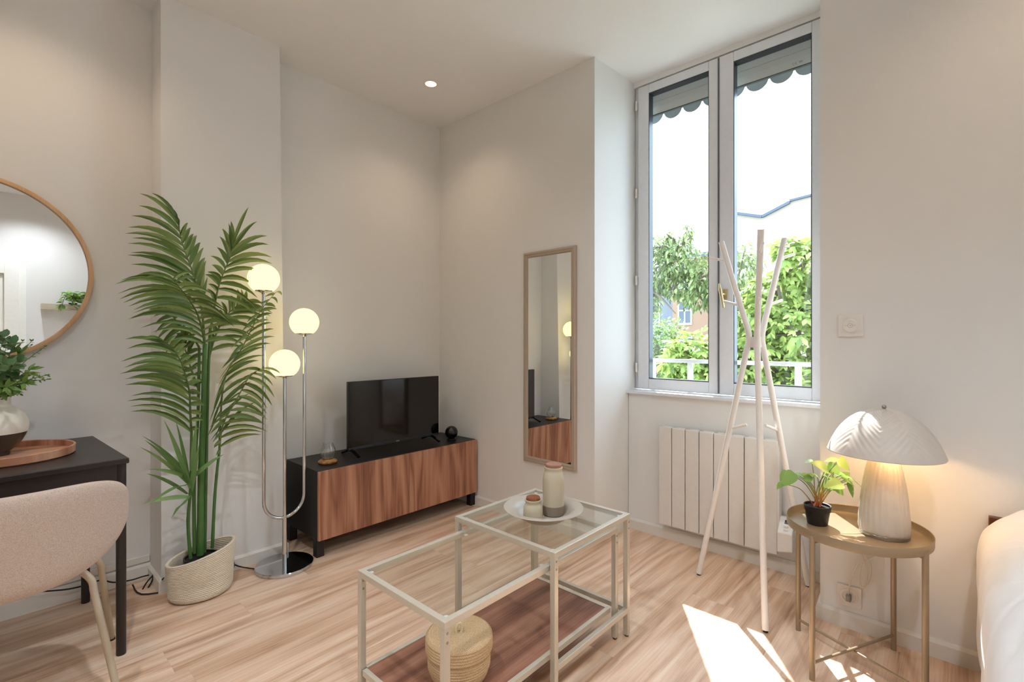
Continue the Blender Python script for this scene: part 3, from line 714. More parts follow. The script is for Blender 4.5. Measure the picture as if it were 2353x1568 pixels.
rl_t, rl_f = z_at(207,1322,.43), z_at(281,1636,.0); fl_t, fl_f = z_at(230,1290,.40), z_at(257,1470,.0)
for sx in (1, -1):
    def mx(p): return p if sx > 0 else V((2*ccx-p.x, p.y, p.z))
    for top, foot, inn in ((rl_t, rl_f, V((-.07,.06,.05))), (fl_t, fl_f, V((-.05,-.02,.06)))):
        k2 = top.lerp(foot,.06); pts = [top+inn+V((0,0,.0)), top+inn*.35, top.lerp(k2,.6), k2.lerp(foot,.05)]
        mb = MB(); mb.tube([mx(p) for p in spline(pts, 12)]+[mx(k2.lerp(foot,q)) for q in (.3,.6,.97)], .0105, 14); lg = mb.build('leg', 'leg_greige', t)
        mb = MB(); mb.tube([mx(k2.lerp(foot,.968)), mx(foot)], .0115, 14); mb.build('foot_cap', 'rubber', t, parent=lg)

# ------------------------------------------------------------------ coffee tables
def square_leg(mb, x, y, z0, z1, w=.02): mb.box(x-w/2,x+w/2,y-w/2,y+w/2,z0,z1)
def glass_table(name, label, x0, x1, y0, y1, ztop, group):
    t = thing(name, label, 'coffee table', ((x0+x1)/2,(y0+y1)/2,0), group); b = .02
    mb = MB(); mb.box(x0,x1,y0,y0+b,ztop-b,ztop); mb.box(x0,x1,y1-b,y1,ztop-b,ztop); mb.box(x0,x0+b,y0+b,y1-b,ztop-b,ztop); mb.box(x1-b,x1,y0+b,y1-b,ztop-b,ztop)
    fr = mb.build('top_frame', 'greige_metal', t, bevel=.0012)
    mb = MB(); mb.box(x0+b+.0008,x1-b-.0008,y0+b+.0008,y1-b-.0008,ztop-.008,ztop-.0025); mb.build('glass_top', 'table_glass', t)
    nn = 3 if x1-x0 > .6 else 2
    for i in range(nn):
        for yy in (y0+b+.012, y1-b-.012):
            xx = x0+b+.012+(x1-x0-2*b-.024)*i/(nn-1); mb = MB(); mb.lathe([(0,0),(.008,0),(.008,.003),(0,.003)], (xx,yy,ztop-.0112), 16); mb.build('glass_pad', 'plastic_white', t, parent=fr)
    for xx in (x0+b/2, x1-b/2):
        for yy in (y0+b/2, y1-b/2):
            mb = MB(); square_leg(mb, xx, yy, .008, ztop-b); lg = mb.build('leg', 'greige_metal', t, bevel=.001)
            mb = MB(); mb.lathe([(0,0),(.009,0),(.0095,.002),(.0095,.006),(.007,.009),(0,.009)], (xx,yy,0), 16); mb.build('foot_glide', 'clear_plastic', t, parent=lg)
            sx = -1 if xx < (x0+x1)/2 else 1
            mb = MB()
            for zz in (ztop-.032, ztop-.058): mb.lathe([(.0042,-.0003),(.0036,.0015),(0,.002)], (0,0,0), 12); 
            for q in range(len(mb.v)):
                zz = ztop-.032 if q < len(mb.v)//2 else ztop-.058; p = mb.v[q].copy(); mb.v[q] = V((xx+p.x, yy-b/2-p.z, zz+p.y))
            mb.build('screw', 'steel', t, parent=lg)
    return t
hx0, hx1, hy0, hy1 = -1.177, -.673, -2.056, -1.551
t = glass_table('coffee_table', 'square greige glass-topped nesting table carrying the bowl and jars', hx0, hx1, hy0, hy1, .50, 'nesting glass tables')
mb = MB(); mb.box(hx0+.02,hx1-.02,hy0,hy0+.018,.098,.118); mb.box(hx1-.018,hx1,hy0+.02,hy1-.02,.098,.118); mb.box(hx0+.02,hx1-.02,hy1-.018,hy1,.098,.118)
mb.build('lower_rail', 'greige_metal', t, bevel=.001)
qx0, qx1, qy0, qy1 = -1.626, -.722, -2.030, -1.583
t = glass_table('coffee_table', 'long low greige glass-topped nesting table with walnut shelf below', qx0, qx1, qy0, qy1, .45, 'nesting glass tables')
mb = MB(); zt = .128; a0, a1, b0_, b1 = qx0+.004, qx1-.022, qy0+.021, qy1-.004
mb.box(a0,a1,b0_,b0_+.016,zt-.02,zt); mb.box(a0+.018,a1,b1-.02,b1-.004,zt-.02,zt); mb.box(a0,a0+.016,b0_+.016,b1-.02,zt-.02,zt); mb.box(a1-.016,a1,b0_+.016,b1-.02,zt-.02,zt)
mb.build('shelf_frame', 'greige_metal', t, bevel=.001)
mb = MB(); mb.box(a0+.0165,a1-.0165,b0_+.0165,b1-.0205,zt-.012,zt-.002); mb.build('shelf_board', 'walnut_shelf', t)
# bowl and jars
bc = V((-.962,-1.834,.5))
t = thing('shallow_bowl', 'wide-rimmed greige stoneware bowl on the square glass table', 'bowl', bc)
mb = MB(); mb.lathe([(0,0),(.062,0),(.078,.004),(.100,.018),(.112,.032),(.124,.0395),(.155,.0475),(.158,.0495),(.1565,.0515),(.126,.0475),(.113,.0415),(.104,.028),(.094,.014),(.078,.008),(0,.0065)], bc, 72); mb.build('bowl_body', 'bowl_glaze', t)
def jar(label, c, prof, zsplit, base_mat, lid, lid_mat):
    t = thing('storage_jar', label, 'jar', c, 'cork stoppered jars')
    lo = [(r,z) for r,z in prof if z <= zsplit]; hi = [(r,z) for r,z in prof if z >= zsplit]
    if lo[-1][1] < zsplit-1e-5 or True:
        rr = lo[-1][0] if lo else prof[0][0]; lo = lo+[(rr,zsplit)]; hi = [(rr,zsplit)]+hi
    top = prof[-1]
    mb = MB(); mb.lathe([(0,0)]+lo, c, 48); mb.build('bare_base', base_mat, t)
    mb = MB(); mb.lathe(hi+[(top[0]-.004,top[1]+.001),(top[0]-.007,top[1]-.004),(top[0]-.012,top[1]-.03)], c, 48); mb.build('glazed_body', 'stoneware', t)
    r, z0, z1 = lid; mb = MB(); mb.lathe([(r-.003,z0),(r,z0+.002),(r,z1-.002),(r-.002,z1),(0,z1)], c, 40); mb.build('cork_lid', lid_mat, t)
jar('tall greige stoneware jar with a flat cork lid in the bowl', V((-.906,-1.842,.5068)),
    [(.038,0),(.0425,.004),(.0435,.02),(.0435,.055),(.0437,.09),(.0437,.135),(.0415,.157),(.037,.171),(.0345,.176),(.0345,.181),(.0368,.185),(.0368,.191)], .040, 'stoneware_base', (.0325,.183,.204), 'cork_light')
jar('short squat cream jar with a dark cork lid at the front of the bowl', V((-.998,-1.812,.5068)),
    [(.034,0),(.0375,.003),(.0385,.012),(.0387,.03),(.0375,.045),(.033,.056),(.0295,.061),(.0295,.065),(.0325,.07),(.0330,.075)], .011, 'stoneware_pale', (.0270,.068,.087), 'cork_dark')
# lidded basket on the shelf
kc = V((-1.419,-1.853,zt-.002))
t = thing('lidded_basket', 'round jute rope basket with lid on the walnut shelf', 'basket', kc)
def ropes(pf, n, amp):
    out = []
    for r in range(n):
        for q in range(4):
            e = (r+q/4)/n; rr, z, nx, nz = pf(e); o = amp*math.sin(pi*q/4); out.append((rr+nx*o, z+nz*o))
    return out
mb = MB(); mb.lathe([(0,0)]+ropes(lambda e: (.082+.016*min(1,e*3)**.6+.003*e, .002+.118*e, 1, 0), 14, .0022)+[(.098,.120),(.09,.118),(.09,.03),(0,.03)], kc, 72); mb.build('basket_body', 'jute', t)
mb = MB()
pl = [(.1055,.088)]+ropes(lambda e: (.1055+.001*math.sin(e*pi), .088+.046*e, 1, 0), 5, .0022)+[(.104,.1365),(.101,.1395)]
pt = ropes(lambda e: (.101*(1-e), .1375+.002*e, 0, 1), 12, .0018)
mb.lathe(pl+pt+[(.002,.140)], kc, 72); ld = mb.build('lid', 'jute', t)
mb = MB(); hp = kc+V((-.004,-.004,.139)); mb.tube(spline([hp+V((-.006,.004,-.003)),hp+V((-.008,.006,.012)),hp+V((-.002,.002,.029)),hp+V((.005,-.003,.027)),hp+V((.008,-.006,.010)),hp+V((.004,-.004,-.003))], 22), .0042, 10); mb.build('handle_loop', 'rope_loop', t, parent=ld)

# ------------------------------------------------------------------ coat rack
kx, ky = .016, -2.341
t = thing('coat_rack', 'white three-pole branch coat rack in front of the window', 'coat rack', (kx,ky,0))
feet = [V((.0337,-2.0616,0)), V((-.2717,-2.4578,0)), V((.2769,-2.5039,0))]
for f in feet:
    d = V((f.x-kx, f.y-ky, 0)); r0 = d.length; d.normalize(); c0 = V((kx,ky,0))
    fz = lambda rr, z: c0+d*rr+V((0,0,z))
    knot_r = .036; ztop = 1.70; rtop = .165
    pts = [fz(r0,.008), fz(knot_r+(r0-knot_r)*.5,.60), fz(knot_r+.008,1.16), fz(knot_r-.001,1.20), fz(knot_r-.002,1.235), fz(knot_r+.006,1.275), fz(knot_r+(rtop-knot_r)*.55,1.275+(ztop-1.275)*.52), fz(rtop,ztop)]
    mb = MB(); mb.tube([pts[0], pts[1]]+spline(pts[2:6], 12)+[pts[6], pts[7]], .0135, 16); po = mb.build('pole', 'rack_white', t)
    mb = MB(); mb.tube([fz(r0,.0), fz(r0-.001,.010)], .010, 12); mb.build('foot_cap', 'rubber', t, parent=po)
    for zz, sgn, ln in ((.775,-1,.075),(1.375,1,.085),(1.60,1,.09)):
        if zz < 1.2: rr = knot_r+(r0-knot_r)*(1-zz/1.17)
        else: rr = knot_r+(rtop-knot_r)*(zz-1.275)/(ztop-1.275)
        mb = MB(); mb.tube([fz(rr,zz), fz(rr+sgn*ln,zz+.028)], .0065, 12); mb.build('peg', 'rack_white', t, parent=po)
mb = MB()
for f in feet:
    d = V((f.x-kx, f.y-ky, 0)).normalized(); p = V((kx,ky,0)); mb.bar(p+V((0,0,1.20)), p+d*.03+V((0,0,1.20)), .014, .05)
mb.tube([(kx,ky,1.15),(kx,ky,1.225)], .010, 12)
mb.build('joint_bracket', 'rack_white', t)

# ------------------------------------------------------------------ radiator
t = thing('radiator', 'white eight-panel electric radiator under the window', 'radiator', (.31,-2.04,.1))
ry0 = -1.7144; pwid = .0811
mb = MB(); mb.box(.318,.346,ry0-8*pwid+.012,ry0-.012,.112,.684); mb.box(.30,.346,ry0-8*pwid-.008,ry0-8*pwid+.012,.12,.68); mb.build('core', 'radiator_white', t, bevel=.002)
for k in range(8):
    a = ry0-k*pwid; mb = MB()
    mb.box(.296,.318,a-pwid+.0022,a-.0022,.104,.688); mb.box(.318,.345,a-pwid+.012,a-.012,.655,.690)
    mb.build('panel', 'radiator_white', t, bevel=.003)
mb = MB(); yb0, yb1 = ry0-8*pwid-.075, ry0-8*pwid-.006
mb.add([(.262,yb1,.135),(.262,yb1,.235),(.318,yb1,.300),(.345,yb1,.30),(.345,yb1,.125),(.30,yb1,.118), (.262,yb0,.150),(.262,yb0,.235),(.318,yb0,.300),(.345,yb0,.30),(.345,yb0,.135),(.30,yb0,.13)],
       [(0,1,2,3,4,5),(11,10,9,8,7,6)]+[(i,(i+1)%6,6+(i+1)%6,6+i) for i in range(6)])
cb = mb.build('control_box', 'plastic_white', t, bevel=.004)
mb = MB(); mb.add([(.309,yb1-.026,.2905),(.309,yb1-.046,.2905),(.295,yb1-.046,.2745),(.295,yb1-.026,.2745)], [(0,1,2,3)]); mb.build('display', 'dark_grey', t, parent=cb)
mb = MB()
for zz, xx in ((.262,.284),(.249,.273)): mb.box(xx-.004,xx+.004,yb1-.046,yb1-.026,zz-.001,zz+.004)
mb.build('button', 'plastic_white', t, parent=cb)
mb = MB()
for yy in (ry0-.12, ry0-8*pwid+.12): mb.box(.34,DL,yy-.02,yy+.02,.2,.62)
mb.build('wall_bracket', 'radiator_white', t)

# ------------------------------------------------------------------ side table with lamp and plant
sx_, sy_ = -.275, -2.765
t = thing('side_table', 'round taupe metal tray side table beside the bed', 'side table', (sx_,sy_,0))
mb = MB(); rr = .2225
mb.lathe([(0,.497),(rr-.006,.497),(rr-.001,.499),(rr,.503),(rr+.001,.530),(rr,.5315),(rr-.0015,.530),(rr-.0025,.505),(rr-.006,.5005),(0,.5005)], (sx_,sy_,0), 96); mb.build('tray_top', 'tray_metal', t)
lc = V((-.262,-2.76,0)); angs = [R(64.6), R(-26), R(154.6), R(244.6)]; LR = .2275
for a in angs:
    mb = MB(); p = lc+V((LR*math.cos(a),LR*math.sin(a),0)); mb.tube([p, p+V((0,0,.514))], .0095, 14); lg = mb.build('leg', 'tray_metal', t)
for k in range(2):
    a = angs[k]; d = V((math.cos(a),math.sin(a),0)); mb = MB(); z = .045+.012*k
    mb.tube([lc-d*LR+V((0,0,z)), lc+d*LR+V((0,0,z))], .0055, 10); mb.build('cross_bar', 'tray_metal', t)
    mb = MB(); mb.bar(lc-d*LR+V((0,0,.491-.0002*k)), lc+d*LR+V((0,0,.491-.0002*k)), .014, .010); mb.build('tray_support', 'tray_metal', t)
tb = V((-.240,-2.846,.5008))
t = thing('table_lamp', 'white mushroom-shaped ceramic table lamp lit on the side table', 'table lamp', tb)
mb = MB(); mb.lathe([(0,0),(.074,0),(.075,.002),(.075,.011),(.073,.013),(0,.013)], tb, 56); mb.build('base_ring', 'steel', t)
def ribs(r, z, a, i): return r*(1+.010*math.sin(a*26+2.2*math.sin(z*14))+.006*math.sin(a*11+z*30)), z
bp = [(.074,.013),(.0765,.018),(.0775,.03),(.0765,.06),(.0735,.1),(.0685,.15),(.0625,.195),(.0555,.235),(.047,.268),(.036,.29),(.024,.302),(.010,.306),(0,.307)]
mb = MB(); prof = []
for i in range(len(bp)-1):
    for q in range(3): e = q/3; prof.append((bp[i][0]*(1-e)+bp[i+1][0]*e, bp[i][1]*(1-e)+bp[i+1][1]*e))
mb.lathe(prof+[bp[-1]], tb, 180, ribs); mb.build('lamp_body', 'lamp_ceramic', t)
zr, hD, rD = .298, .160, .1745     # shade rim height, height, radius
def dome(r, z, a, i):
    e = r/rD
    ph = (a*5/(2*pi)) % 1.0; tri = abs(ph-.5)*2; s = math.sin((e*30+tri*9.)*pi)
    k = .0011*s*max(0,min(1,(1-e)*9))*min(1,e*4)
    return r*(1+k*2.2), z+k
mb = MB(); nP = 110; prof = []
DP = spline([(rD*a,0,zr+hD*b) for a,b in ((0,1),(.17,.985),(.34,.93),(.58,.765),(.78,.515),(.93,.205),(1,0))], 201)
def dome_prof(e): p = sample(DP, e); return (max(p.x,0), p.z)
for i in range(nP+1):
    prof.append(dome_prof(i/nP))
mb.lathe(prof, tb, 288, dome)
mb.lathe([(rD,zr),(rD-.001,zr-.003),(rD-.004,zr)]+[(max(dome_prof(1-q/24)[0]-.004,0), dome_prof(1-q/24)[1]-.004) for q in range(1,25)]+[(0,zr+hD-.004)], tb, 96)
mb.build('lamp_shade', 'lamp_dome', t)
mb = MB(); mb.sphere(tb+V((0,0,zr+hD+.007)), .0075, 20, 12); mb.tube([tb+V((0,0,.30)), tb+V((0,0,zr+hD+.003))], .004, 10); mb.build('finial', 'steel', t)
for k in range(2):
    a = R(35+180*k); p = tb+V((.062*math.cos(a),.062*math.sin(a),.352)); mb = MB(); mb.sphere(p, .021, 20, 14); bl = mb.build('bulb', 'bulb_light', t)
    mb = MB(); mb.tube([tb+V((0,0,.345)), p], .007, 10); mb.build('bulb_holder', 'plastic_white', t)
mb = MB()
sk = V((-.02,-2.709,.135))
cw = [tb+V((.073,.0,.006)), tb+V((.12,.012,.02)), V((-.062,-2.80,.54)), V((-.04,-2.79,.50)), V((-.035,-2.765,.38))]
loop = [V((-.035,-2.755,.36)), V((-.032,-2.780,.31)), V((-.03,-2.785,.27)), V((-.032,-2.775,.22)), V((-.032,-2.755,.20)), V((-.03,-2.745,.24)), V((-.03,-2.758,.30)), V((-.033,-2.775,.36)), V((-.035,-2.77,.43)), V((-.038,-2.755,.46)), V((-.038,-2.742,.42)), V((-.034,-2.756,.33)),
        V((-.03,-2.772,.26)), V((-.03,-2.765,.205)), V((-.03,-2.75,.195)), V((-.03,-2.748,.25)), V((-.032,-2.762,.32)), V((-.034,-2.795,.37)), V((-.034,-2.80,.345)), V((-.032,-2.77,.31)), V((-.03,-2.745,.29)), V((-.03,-2.722,.23)), sk+V((0,0,.03)), sk]
mb.tube(spline(cw+loop, 220), .0028, 8); cdd = mb.build('cord', 'cord_white', t)
mb = MB(); mb.box(-.034,-.008,sk.y-.009,sk.y+.009,.120,.146); mb.build('plug', 'grey_plug', t, parent=cdd, bevel=.004)
# potted plant
pc = V((-.285,-2.645,.5008))
t = thing('potted_plant', 'small heart-leaved plant in a black pot on the side table', 'plant', pc)
mb = MB(); mb.lathe([(0,0),(.033,0),(.0345,.002),(.0415,.052),(.0445,.053),(.0462,.072),(.045,.073),(.0425,.072),(.041,.062),(0,.062)], pc, 40); mb.build('pot', 'pot_black', t)
mb = MB(); mb.lathe([(.0412,.064),(.02,.068),(0,.069)], pc, 24); mb.build('soil', 'soil', t)
HRT = ((0,.55),(.06,.85),(.2,1.0),(.4,.95),(.6,.75),(.8,.42),(.93,.15),(1,.01))
LV = [(1822,1090,1796,1118,.046,-.03,0),(1808,1086,1790,1104,.036,.04,1),(1797,1112,1782,1124,.028,-.01,1),(1849,1099,1868,1096,.04,0,0),(1830,1090,1846,1092,.03,.02,1),
      (1898,1078,1868,1060,.05,-.04,0),(1866,1062,1848,1060,.032,.03,1),(1928,1060,1956,1080,.05,-.02,0),(1925,1058,1896,1056,.036,.03,1),(1918,1088,1946,1096,.062,.03,1),(1916,1086,1912,1062,.05,.03,0),
      (1878,1096,1856,1086,.03,.0,1),(1894,1094,1918,1102,.036,-.03,1),(1908,1122,1916,1094,.05,-.02,0),(1930,1112,1896,1116,.046,-.06,0),(1920,1118,1940,1136,.046,-.06,0),(1934,1092,1962,1106,.044,0,1),
      (1952,1100,1994,1122,.034,-.02,1),(1950,1112,1966,1146,.03,-.03,0),(1946,1106,1968,1118,.036,-.04,1),(1905,1075,1888,1070,.036,.05,1),(1936,1098,1950,1088,.036,.05,0)]
for (u0,v0,u1,v1,w,dd,flip) in LV:
    dep = 1.868+dd; b = at_depth(u0,v0,dep); tip = at_depth(u1,v1,dep+rng.uniform(-.02,.02)); d = tip-b
    s0 = pc+V((rng.uniform(-.012,.012),rng.uniform(-.012,.012),.067)); side = V((b.x-s0.x,b.y-s0.y,0))
    mid = s0.lerp(b,.55)+V((0,0,.016))-side*.12
    mb = MB(); mb.tube(spline([s0, mid, b], 14), [.0021-.0008*i/13 for i in range(14)], 7); st = mb.build('leaf_stem', 'petiole', t)
    nrm = V((-FW[0]*.7,-FW[1]*.7,.75)) if not flip else V((-FW[0]*.25,-FW[1]*.25,1))
    L = max(d.length, w*.95); mb = MB(); mb.leaf(b-d.normalized()*L*.12, d, nrm, L*1.12, w*1.05, HRT, .18, .16); mb.build('leaf', 'heart_leaf', t, parent=st)

# ------------------------------------------------------------------ wall switch and socket
t = thing('wall_thermostat', 'square white wall control with a round dial right of the window', 'switch', (0,-2.714,1.27))
mb = MB(); mb.box(-.010,0,-2.757,-2.671,1.225,1.316); pl = mb.build('plate', 'plastic_white', t, bevel=.002)
mb = MB()
def discx(mb, prof, c, n=40): mb.add([V((c[0]-d, c[1]+max(r,1e-4)*math.cos(2*pi*k/n), c[2]+max(r,1e-4)*math.sin(2*pi*k/n))) for r,d in prof for k in range(n)], [(i*n+k,i*n+(k+1)%n,(i+1)*n+(k+1)%n,(i+1)*n+k) for i in range(len(prof)-1) for k in range(n)], True)
discx(mb, [(.0275,.008),(.027,.019),(.025,.021),(0,.021)], (0,-2.714,1.270)); dl = mb.build('dial', 'plastic_white', t)
mb = MB(); discx(mb, [(.009,.0209),(.009,.0213),(.008,.0213),(.008,.0209)], (0,-2.714,1.270))
mb.box(-.0213,-.0209,-2.7055,-2.693,1.2696,1.2704); mb.box(-.0213,-.0209,-2.735,-2.7225,1.2696,1.2704)
for s in (-1,1):
    mb.bar((-.0211,-2.7165,1.270+s*.017),(-.0211,-2.714,1.270+s*.0195),.0006); mb.bar((-.0211,-2.714,1.270+s*.0195),(-.0211,-2.7115,1.270+s*.017),.0006)
mb.box(-.0213,-.0209,-2.7165,-2.7115,1.2675,1.2682); mb.box(-.0213,-.0209,-2.7165,-2.7115,1.2718,1.2725); mb.box(-.0213,-.0209,-2.7165,-2.7158,1.2675,1.2725); mb.box(-.0213,-.0209,-2.7122,-2.7115,1.2675,1.2725)
mb.build('dial_mark', 'grey_plug', t, parent=dl)
t = thing('wall_socket', 'square white wall socket with a plug below the side table', 'socket', (0,-2.709,.135))
mb = MB(); mb.box(-.009,0,-2.752,-2.666,.092,.178); mb.build('plate', 'plastic_white', t, bevel=.002)
mb = MB(); discx(mb, [(.032,.008),(.032,.011),(.029,.012),(.0235,.012),(.0225,.0095),(.021,.0095)], (0,-2.709,.135)); discx(mb, [(.0215,.0092),(0,.0092)], (0,-2.709,.135)); mb.build('socket_ring', 'plastic_white', t)

# ------------------------------------------------------------------ bed
t = thing('bed', 'low bed with dark wooden headboard at the right edge', 'bed', (-1.0,-3.8,0))
mb = MB(); mb.box(-.034,-.004,-4.62,-3.126,.06,.577); mb.build('headboard', 'headboard_wood', t, bevel=.003)
mb = MB(); mb.box(-2.02,-.036,-4.60,-3.16,.10,.26); mb.build('bed_base', 'headboard_wood', t, bevel=.004)
for x in (-.12,-1.94):
    for y in (-3.24,-4.52): mb = MB(); mb.box(x-.03,x+.03,y-.03,y+.03,0,.10); mb.build('leg', 'headboard_wood', t)
mb = MB(); mb.box(-2.0,-.04,-4.59,-3.165,.262,.47); mb.build('mattress', 'mattress_fabric', t, bevel=.03)
mb = MB()
prof = [(-3.150,.05),(-3.112,.10),(-3.098,.2),(-3.098,.32),(-3.093,.42),(-3.097,.50),(-3.107,.545),(-3.125,.575),(-3.155,.608),(-3.20,.640),(-3.27,.662),(-3.38,.672),(-3.6,.67),(-3.86,.668),(-4.12,.67),(-4.36,.672),(-4.48,.66),(-4.56,.62),(-4.63,.55),(-4.65,.46),(-4.655,.3),(-4.65,.12)]
PP = spline([(0,a,b) for a,b in prof], 170)
NX = 220
def duv(i, j):
    e = i/(NX-1); x = -.055-1.95*e; p = PP[j]; y, z = p.y, p.z
    if e < .045:   # rounded end at the head
        k = math.sqrt(max(0,1-(1-e/.045)**2)); cz = .36; cyy = -3.86
        z = cz+(z-cz)*(.72+.28*k); y = cyy+(y-cyy)*(.985+.015*k)
    top = max(0, min(1, (z-.45)/.18)); q = V((x*2.3+y*.9, y*3.4-x*.8, z*1.2))
    f1 = noise.noise(V((x*6.0+y*5.2,y*2.4-x*1.2,z*2.2))); f2 = noise.noise(V((x*10-y*6,y*4.5,z*4+3)))
    w = abs(noise.noise(q*1.3))*-.026+.010+noise.noise(q*3.1)*.008-.010*math.exp(-(f1/.16)**2)-.005*math.exp(-(f2/.16)**2)+.006*math.exp(-((f1-.3)/.18)**2)
    sd = max(0,1-top); w = w*(.45+.55*top); n_ = V((0,(1-top)*(1 if y > -3.9 else -1),.25+.75*top))
    if y > -3.3: w = w*top+(1-top)*(.002+.008*noise.noise(V((x*12,z*2.5,1))))
    return V((x,y,z))+n_*w
mb.add([duv(i,j) for j in range(170) for i in range(NX)], [(j*NX+i,j*NX+i+1,(j+1)*NX+i+1,(j+1)*NX+i) for j in range(169) for i in range(NX-1)], True)
tag(mb.build('duvet', 'linen', origin=(-1.0,-3.8,.47)), 'crumpled white duvet spread over the bed', 'duvet')

# ------------------------------------------------------------------ ledge and trailing plant on the rear wall
t = thing('picture_ledge', 'slim greige picture ledge seen in the round mirror', 'shelf', (-1.72,YR,1.575))
mb = MB(); mb.box(-2.0,-1.45,YR,YR+.12,1.575,1.59); mb.box(-2.0,-1.45,YR+.105,YR+.12,1.59,1.645); mb.box(-2.0,-1.45,YR,YR+.012,1.59,1.645); mb.build('ledge_body', 'ledge_greige', t, bevel=.002)
tp_ = V((-1.72,YR+.06,1.59))
t = thing('trailing_plant', 'trailing leafy plant on the picture ledge in the mirror reflection', 'plant', tp_)
mb = MB(); mb.lathe([(0,0),(.03,0),(.042,.075),(.038,.075),(.03,.06),(0,.06)], tp_, 24); mb.build('pot', 'pot_black', t)
for k in range(14):
    a = rng.uniform(0,2*pi); out = V((math.cos(a)*.13, abs(math.sin(a))*.13+.06, 0)); s0 = tp_+V((0,0,.065)); drop = rng.uniform(-.14,.14)
    pts = spline([s0, s0+out*.5+V((0,0,.10)), s0+out+V((0,0,drop))], 12); mb = MB(); mb.tube(pts, .0018, 6); st = mb.build('vine', 'stem_green', t); mb = MB()
    for i in range(3,12): mb.leaf(pts[i], V((rng.uniform(-1,1),rng.uniform(-.3,1),rng.uniform(-.5,.6))), V((0,.6,1)), .06, .036, RUS, .15, .2)
    mb.build('vine_leaves', 'heart_leaf' if k%2 else 'ruscus', t, parent=st)

# ------------------------------------------------------------------ outside the window
t = thing('roller_shutter', 'raised white roller shutter at the top of the window', 'shutter', (.545,-2.03,2.70))
ya, yb_ = -2.57, -1.47
mb = MB(); mb.box(.538,.548,ya,yb_,2.789,2.866); mb.box(.535,.549,ya,yb_,2.783,2.789); mb.build('slat', 'shutter', t, bevel=.002)
mb = MB(); mb.box(.536,.546,ya,yb_,2.700,2.781); mb.box(.534,.536,ya,yb_,2.748,2.752); eb = mb.build('end_bar', 'shutter', t, bevel=.0015)
mb = MB(); mb.box(.533,.549,ya,yb_,2.694,2.700); mb.build('shade_strip', 'rubber', t)  # dark strip added as painted shade over the end bar's bright underside
mb = MB(); cy, cz, s = -2.385, 2.722, .0062
for oy, e in ((0,0),(-.0125,1)):
    arc = [(.5353, cy+oy+s*math.cos(a), cz+s*math.sin(a)) for a in [R(60+24*q) for q in range(11)]]
    arc = [(x_, 2*(cy+oy)-y_ if False else y_, z_) for x_,y_,z_ in arc]
    arc = [(x_, cy+oy-(y_-(cy+oy))*-1, z_) for x_,y_,z_ in arc]
    arc = [(x_, 2*(cy+oy)-y_, z_) for x_,y_,z_ in arc]
    mb.tube(arc, .0006, 5)
    if e: mb.bar((.5353,cy+oy+s*.95,cz),(.5353,cy+oy-s*.2,cz),.0011)
for zz in (.0035,.0012,-.0035):
    for q in range(4): mb.box(.5348,.5357,cy-.026-q*.004-.0028,cy-.026-q*.004,cz+zz-.0007,cz+zz+.0007)
mb.build('approval_mark', 'ink', t, parent=eb)
mb = MB(); pitch = .1285; yy0 = -1.4724; n = 9; top = 2.86; poly = [(yy0+.0,top)]
pts = []
for k in range(n):
    a = yy0-k*pitch; c_ = a-pitch/2
    for q in range(1,16):
        th = pi*q/16; pts.append((c_+(pitch/2-.003)*math.cos(th), 2.732-.058*math.sin(th)))
y_end = yy0-n*pitch; outl = [(yy0,top),(yy0,2.735)]+pts+[(y_end,2.735),(y_end,top)]
m = len(outl); mb.add([(.606,y,z) for y,z in outl]+[(.609,y,z) for y,z in outl], [tuple(range(m)), tuple(range(m,2*m))[::-1]]+[(i,(i+1)%m,m+(i+1)%m,m+i) for i in range(m)])
tag(mb.build('scalloped_valance', 'valance', origin=(.607,-2.03,2.7)), 'grey scalloped metal valance hanging outside above the window', 'valance')
t = thing('window_railing', 'white metal railing across the outside of the window', 'railing', (.63,-2.0,.87))
mb = MB(); mb.box(.62,.65,-2.68,-1.36,1.062,1.086); mb.box(.62,.65,-2.68,-1.36,.885,.90); mb.build('handrail', 'rail_white', t, bevel=.002)
for y in (-1.512,-1.770,-2.385):
    mb = MB(); mb.box(.625,.645,y-.016,y+.016,.868,1.064); mb.build('post', 'rail_white', t)
mb = MB(); mb.box(.60,.70,-2.7,-1.34,.80,.868); struct('trim_3', mb, 'render_outside', label='stone ledge outside the window')
mb = MB(); mb.box(.8,60,-40,60,-3.2,-3.0); tag(mb.build('garden_ground', 'grass'), 'pale gravel garden ground below the window', 'ground'); 
bpy.data.objects['garden_ground']['kind'] = 'structure'
# gable
t = thing('gable_building', 'tall pale blank gable wall behind the garden', 'building', (17.,0,-3))
gp = [(3.6,6.12),(2.874,5.885),(1.972,5.525),(1.1175,5.90),(.45,6.0),(-6.,6.4)]
# wall profile (y, z), dips as the two roofs meet
gp = [(3.05,5.95),(2.874,5.885),(1.972,5.60),(1.1175,5.94),(.45,6.05),(-6.,6.6)]
mb = MB(); outl = [(3.05,-3)]+gp+[(-6.,-3)]; m = len(outl)
mb.add([(16,y,z) for y,z in outl]+[(19,y,z) for y,z in outl], [tuple(range(m)), tuple(range(m,2*m))[::-1]]+[(i,(i+1)%m,m+(i+1)%m,m+i) for i in range(m)]); mb.build('wall', 'render_outside', t)
mb = MB()
for i in range(3): mb.bar((15.97,gp[i][0],gp[i][1]-.05),(15.97,gp[i+1][0],gp[i+1][1]-.05),.12,.09)
mb.bar((15.97,gp[3][0],gp[3][1]),(15.97,gp[5][0],gp[5][1]),.10,.07); mb.build('roof_flashing', 'roof_slate', t)
